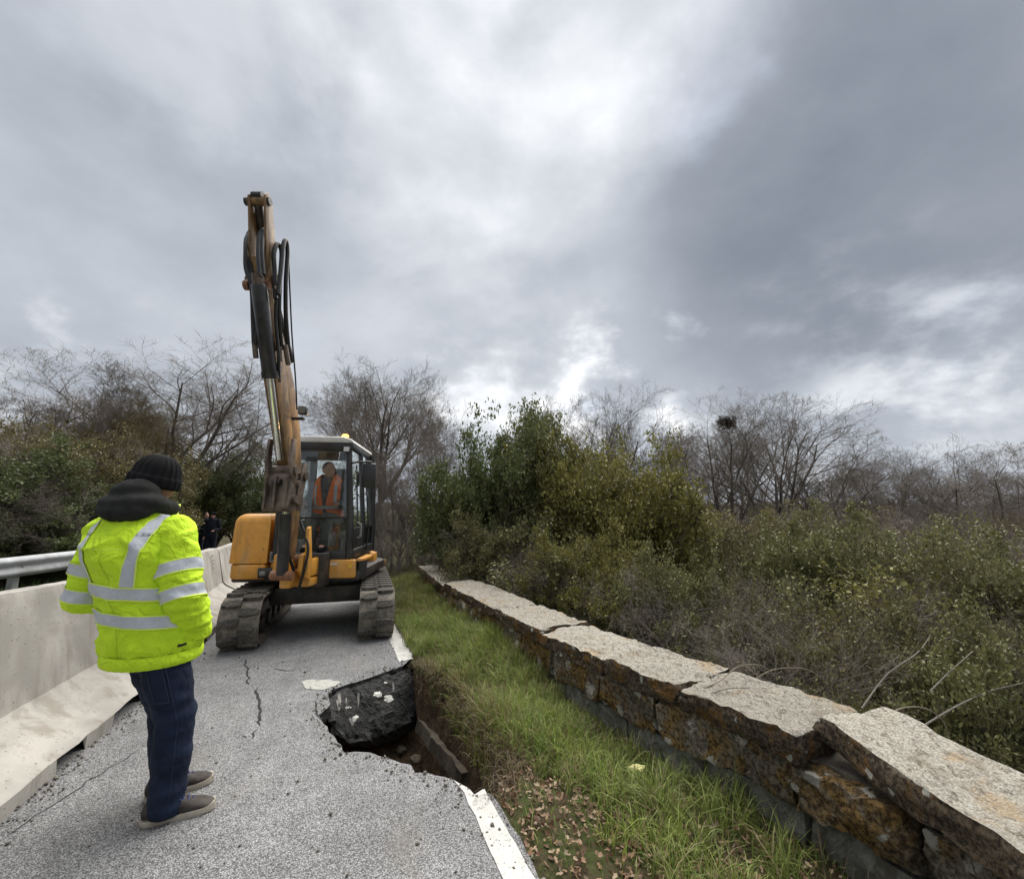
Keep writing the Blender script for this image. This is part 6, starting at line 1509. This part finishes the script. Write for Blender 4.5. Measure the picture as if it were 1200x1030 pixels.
    for z, r in prof:
        for i in range(n):
            a = 2 * math.pi * i / n; rr = r + (.0035 * math.cos(a * 20) * min(1, r / .06)); V.append(hd + f * (math.cos(a) * rr * 1.08 - .012) + l * math.sin(a) * rr * .90 + u * (z * 1.12 - .022))
    for r in range(len(prof) - 1):
        for i in range(n): F.append((r * n + i, r * n + (i + 1) % n, (r + 1) * n + (i + 1) % n, (r + 1) * n + i))
    F.append(tuple(range((len(prof) - 1) * n, len(prof) * n))); mesh_obj('beanie', V, F, M_KNIT, man, True)
    return man
foreman()
def operator():
    C = EXC + MU @ Vector((.06, -.25, 1.33)); o = empty('person', C, 0, 'excavator operator in an orange vest seated in the cab', 'person')
    fa = -90 + 7; f, l, up = dirv(fa), dirv(fa + 90), Vector((0, 0, 1)); chest = up * .42 + f * .06; neck = up * .63 + f * .08; hd = up * .765 + f * .11
    b = MB(); head_mesh(b, hd, fa + 38, -4); b.chain([hd - up * .05, neck, chest + up * .1], [.055, .06, .10]); b.chain([chest + up * .1, chest, up * .18, up * .06], [.13, .15, .15, .16])
    arms = []
    for s in (-1, 1):
        sh = chest + l * s * .19 + up * .13; el = sh + l * s * .06 - up * .27 + f * .08; ha = el + f * .24 - l * s * .04 + up * .02; arms.append((sh, el, ha)); b.chain([chest + up * .12, sh, el, ha], [.08, .055, .042, .03]); 
        d = f; pm = ha + f * .05
        b.chain([ha, pm], [.03, .034], 8)
        for i in range(4): q = pm + l * (i - 1.5) * .017; b.chain([q, q + f * .035 - up * .012, q + f * .03 - up * .045], [.0095, .009, .008], 8)
        b.chain([ha + f * .02 - l * s * .025, ha + f * .055 - l * s * .045 - up * .02], [.012, .009], 8)
        hp = l * s * .10 + up * .06; kn = hp + f * .42 + up * .05; an = kn - up * .36 + f * .06; b.chain([hp, kn, an, an + f * .14], [.09, .06, .042, .03])
    V, F, N = fuse(b, .012, 3); mesh_obj('body', V, F, M_SKIN, o, True)
    s = MB(); s.chain([chest + up * .12, chest, up * .15, up * .05], [.18, .195, .185, .185], 16)
    for sh, el, ha in arms: s.chain([chest + up * .12, sh, el, ha - f * .04], [.1, .08, .066, .05], 14)
    V, F, N = fuse(s, .013, 4); V = disp(V, N, lambda v: .007 * noise.noise(v * 11)); mesh_obj('sweater', V, F, M_BLUEG, o, True)
    t = MB()
    for q in (-1, 1):
        hp = l * q * .10 + up * .06; kn = hp + f * .42 + up * .05; an = kn - up * .36 + f * .06; t.chain([up * .06, hp, kn, an], [.15, .11, .085, .07], 14)
    V, F, N = fuse(t, .014, 4); mesh_obj('trousers', V, F, M_GREYT, o, True)
    for q in (-1, 1): an = l * q * .10 + up * (.06 + .05 - .36) + f * .48; MB().chain([an - f * .03 - up * .02, an + f * .07 - up * .03, an + f * .17 - up * .04], [.055, .052, .042], 10).build('shoe', M_KNIT, o, True)
    bv = MB(); bv.chain([chest + up * .13, chest, up * .15, up * .06], [.20, .215, .205, .20], 18)
    V, F, N = fuse(bv, .014, 4)
    keep = []
    for p in F:
        c = sum((V[i] for i in p), Vector()) / len(p); x = c.dot(l); fw = c.dot(f)
        if fw > .03 and abs(x) < .018 + max(0, (c.z - .28)) * .17: continue
        if c.z > .585 and abs(x) < .07: continue
        keep.append(p)
    v = mesh_obj('vest', V, keep, M_ORANGE, o, True)
    SV = Strip(V, F)
    SV.band('reflective_tape', [((dirv(a) * .6 + up * .23, -dirv(a)), (dirv(a) * .6 + up * .275, -dirv(a))) for a in np.linspace(fa - 80, fa + 80, 30)], M_TAPE, v, .006)
    for sg in (-1, 1): SV.band('reflective_tape', [((l * (sg * (.115)) + f * .7 + up * z, -f), (l * (sg * .15) + f * .7 + up * z, -f)) for z in np.linspace(.28, .56, 14)], M_TAPE, v, .006)
    hh = MB(); B = Matrix((dirv(fa + 38), dirv(fa + 128), up)).transposed().to_4x4(); hh.ball(hd + up * .04 - dirv(fa + 38) * .03, (.098, .083, .095), B, 16); V, F, N = fuse(hh, .012, 2); mesh_obj('hair', V, F, M_HAIR, o, True)
operator()
def bystander(px, Y, yaw, lab, pose, hat):
    g = AT(px, 600, Y); u_, s_ = us(g); base = Vector((g.x, g.y, zroad(s_))); o = empty('person', base, 0, lab, 'person', 'two men standing far down the road')
    f, l, up = dirv(yaw), dirv(yaw + 90), Vector((0, 0, 1)); pel = up * .95; chest = up * 1.32; neck = up * 1.52; hd = up * 1.655 + f * .02
    b = MB(); head_mesh(b, hd, yaw, -5); b.chain([hd - up * .05, neck, chest + up * .1], [.055, .06, .09]); b.chain([chest + up * .1, chest, pel + up * .12, pel], [.10, .12, .11, .115])
    A = []
    for s in (-1, 1):
        sh = chest + l * s * .18 + up * .14
        if pose == 'fold' or s == 1: el = sh + l * s * .07 - up * .28 - f * .02; ha = el + f * .20 - l * s * .10 - up * .06
        else: el = sh + l * s * .03 - up * .30; ha = el - up * .24 + f * .06
        A.append((sh, el, ha)); b.chain([chest + up * .12, sh, el, ha, ha + (ha - el).normalized() * .08], [.075, .052, .04, .032, .026])
        for i in range(4): q = ha + (ha - el).normalized() * .08 + l * (i - 1.5) * .017; b.chain([q, q + (ha - el).normalized() * .06], [.01, .008], 6)
        hp = pel + l * s * .09; kn = hp - up * .44 + f * .03 + l * s * .02; an = kn - up * .42 - f * .02 + l * s * .02; b.chain([pel, hp, kn, an, an + f * .14 - up * .03], [.1, .085, .056, .042, .032])
    V, F, N = fuse(b, .016, 2); mesh_obj('body', V, F, M_SKIN, o, True)
    j = MB(); j.chain([chest + up * .12, chest, pel + up * .12, pel - up * .02], [.15, .17, .155, .165], 14)
    for sh, el, ha in A: j.chain([chest + up * .12, sh, el, ha], [.1, .082, .066, .05], 12)
    V, F, N = fuse(j, .018, 3); jk = mesh_obj('jacket', V, F, M_NAVYU, o, True)
    if pose == 'fold': Strip(V, F).band('white_panel', [((l * -.03 + f * .7 + up * z, -f), (l * .02 + f * .7 + up * z, -f)) for z in np.linspace(1.1, 1.45, 10)], M_WHITE, jk, .008)
    t = MB()
    for s in (-1, 1): hp = pel + l * s * .09; kn = hp - up * .44 + f * .03 + l * s * .02; an = kn - up * .42 - f * .02 + l * s * .02; t.chain([pel, hp, kn, an - up * .04], [.13, .105, .08, .075], 12)
    V, F, N = fuse(t, .018, 3); mesh_obj('trousers', V, F, M_NAVYU, o, True)
    for s in (-1, 1): an = l * s * .13 + up * .045; MB().chain([an - f * .06, an + f * .06, an + f * .16 - up * .01], [.045, .045, .035], 10).build('shoe', M_KNIT, o, True)
    if hat: h = MB(); h.ball(hd + up * .055, (.115, .10, .075)); h.ball(hd + up * .04 + f * .1, (.06, .07, .012)); h.build('cap', M_KNIT, o, True)
    else: h = MB(); h.ball(hd + up * .035 - f * .025, (.10, .085, .095)); h.build('hair', M_HAIR, o, True)
bystander(241.5, 17.0, -10, 'left of the two distant men in dark clothes, turned to the other', 'fold', False)
bystander(250.5, 16.6, -75, 'right of the two distant men, in dark uniform with a cap', 'hip', True)
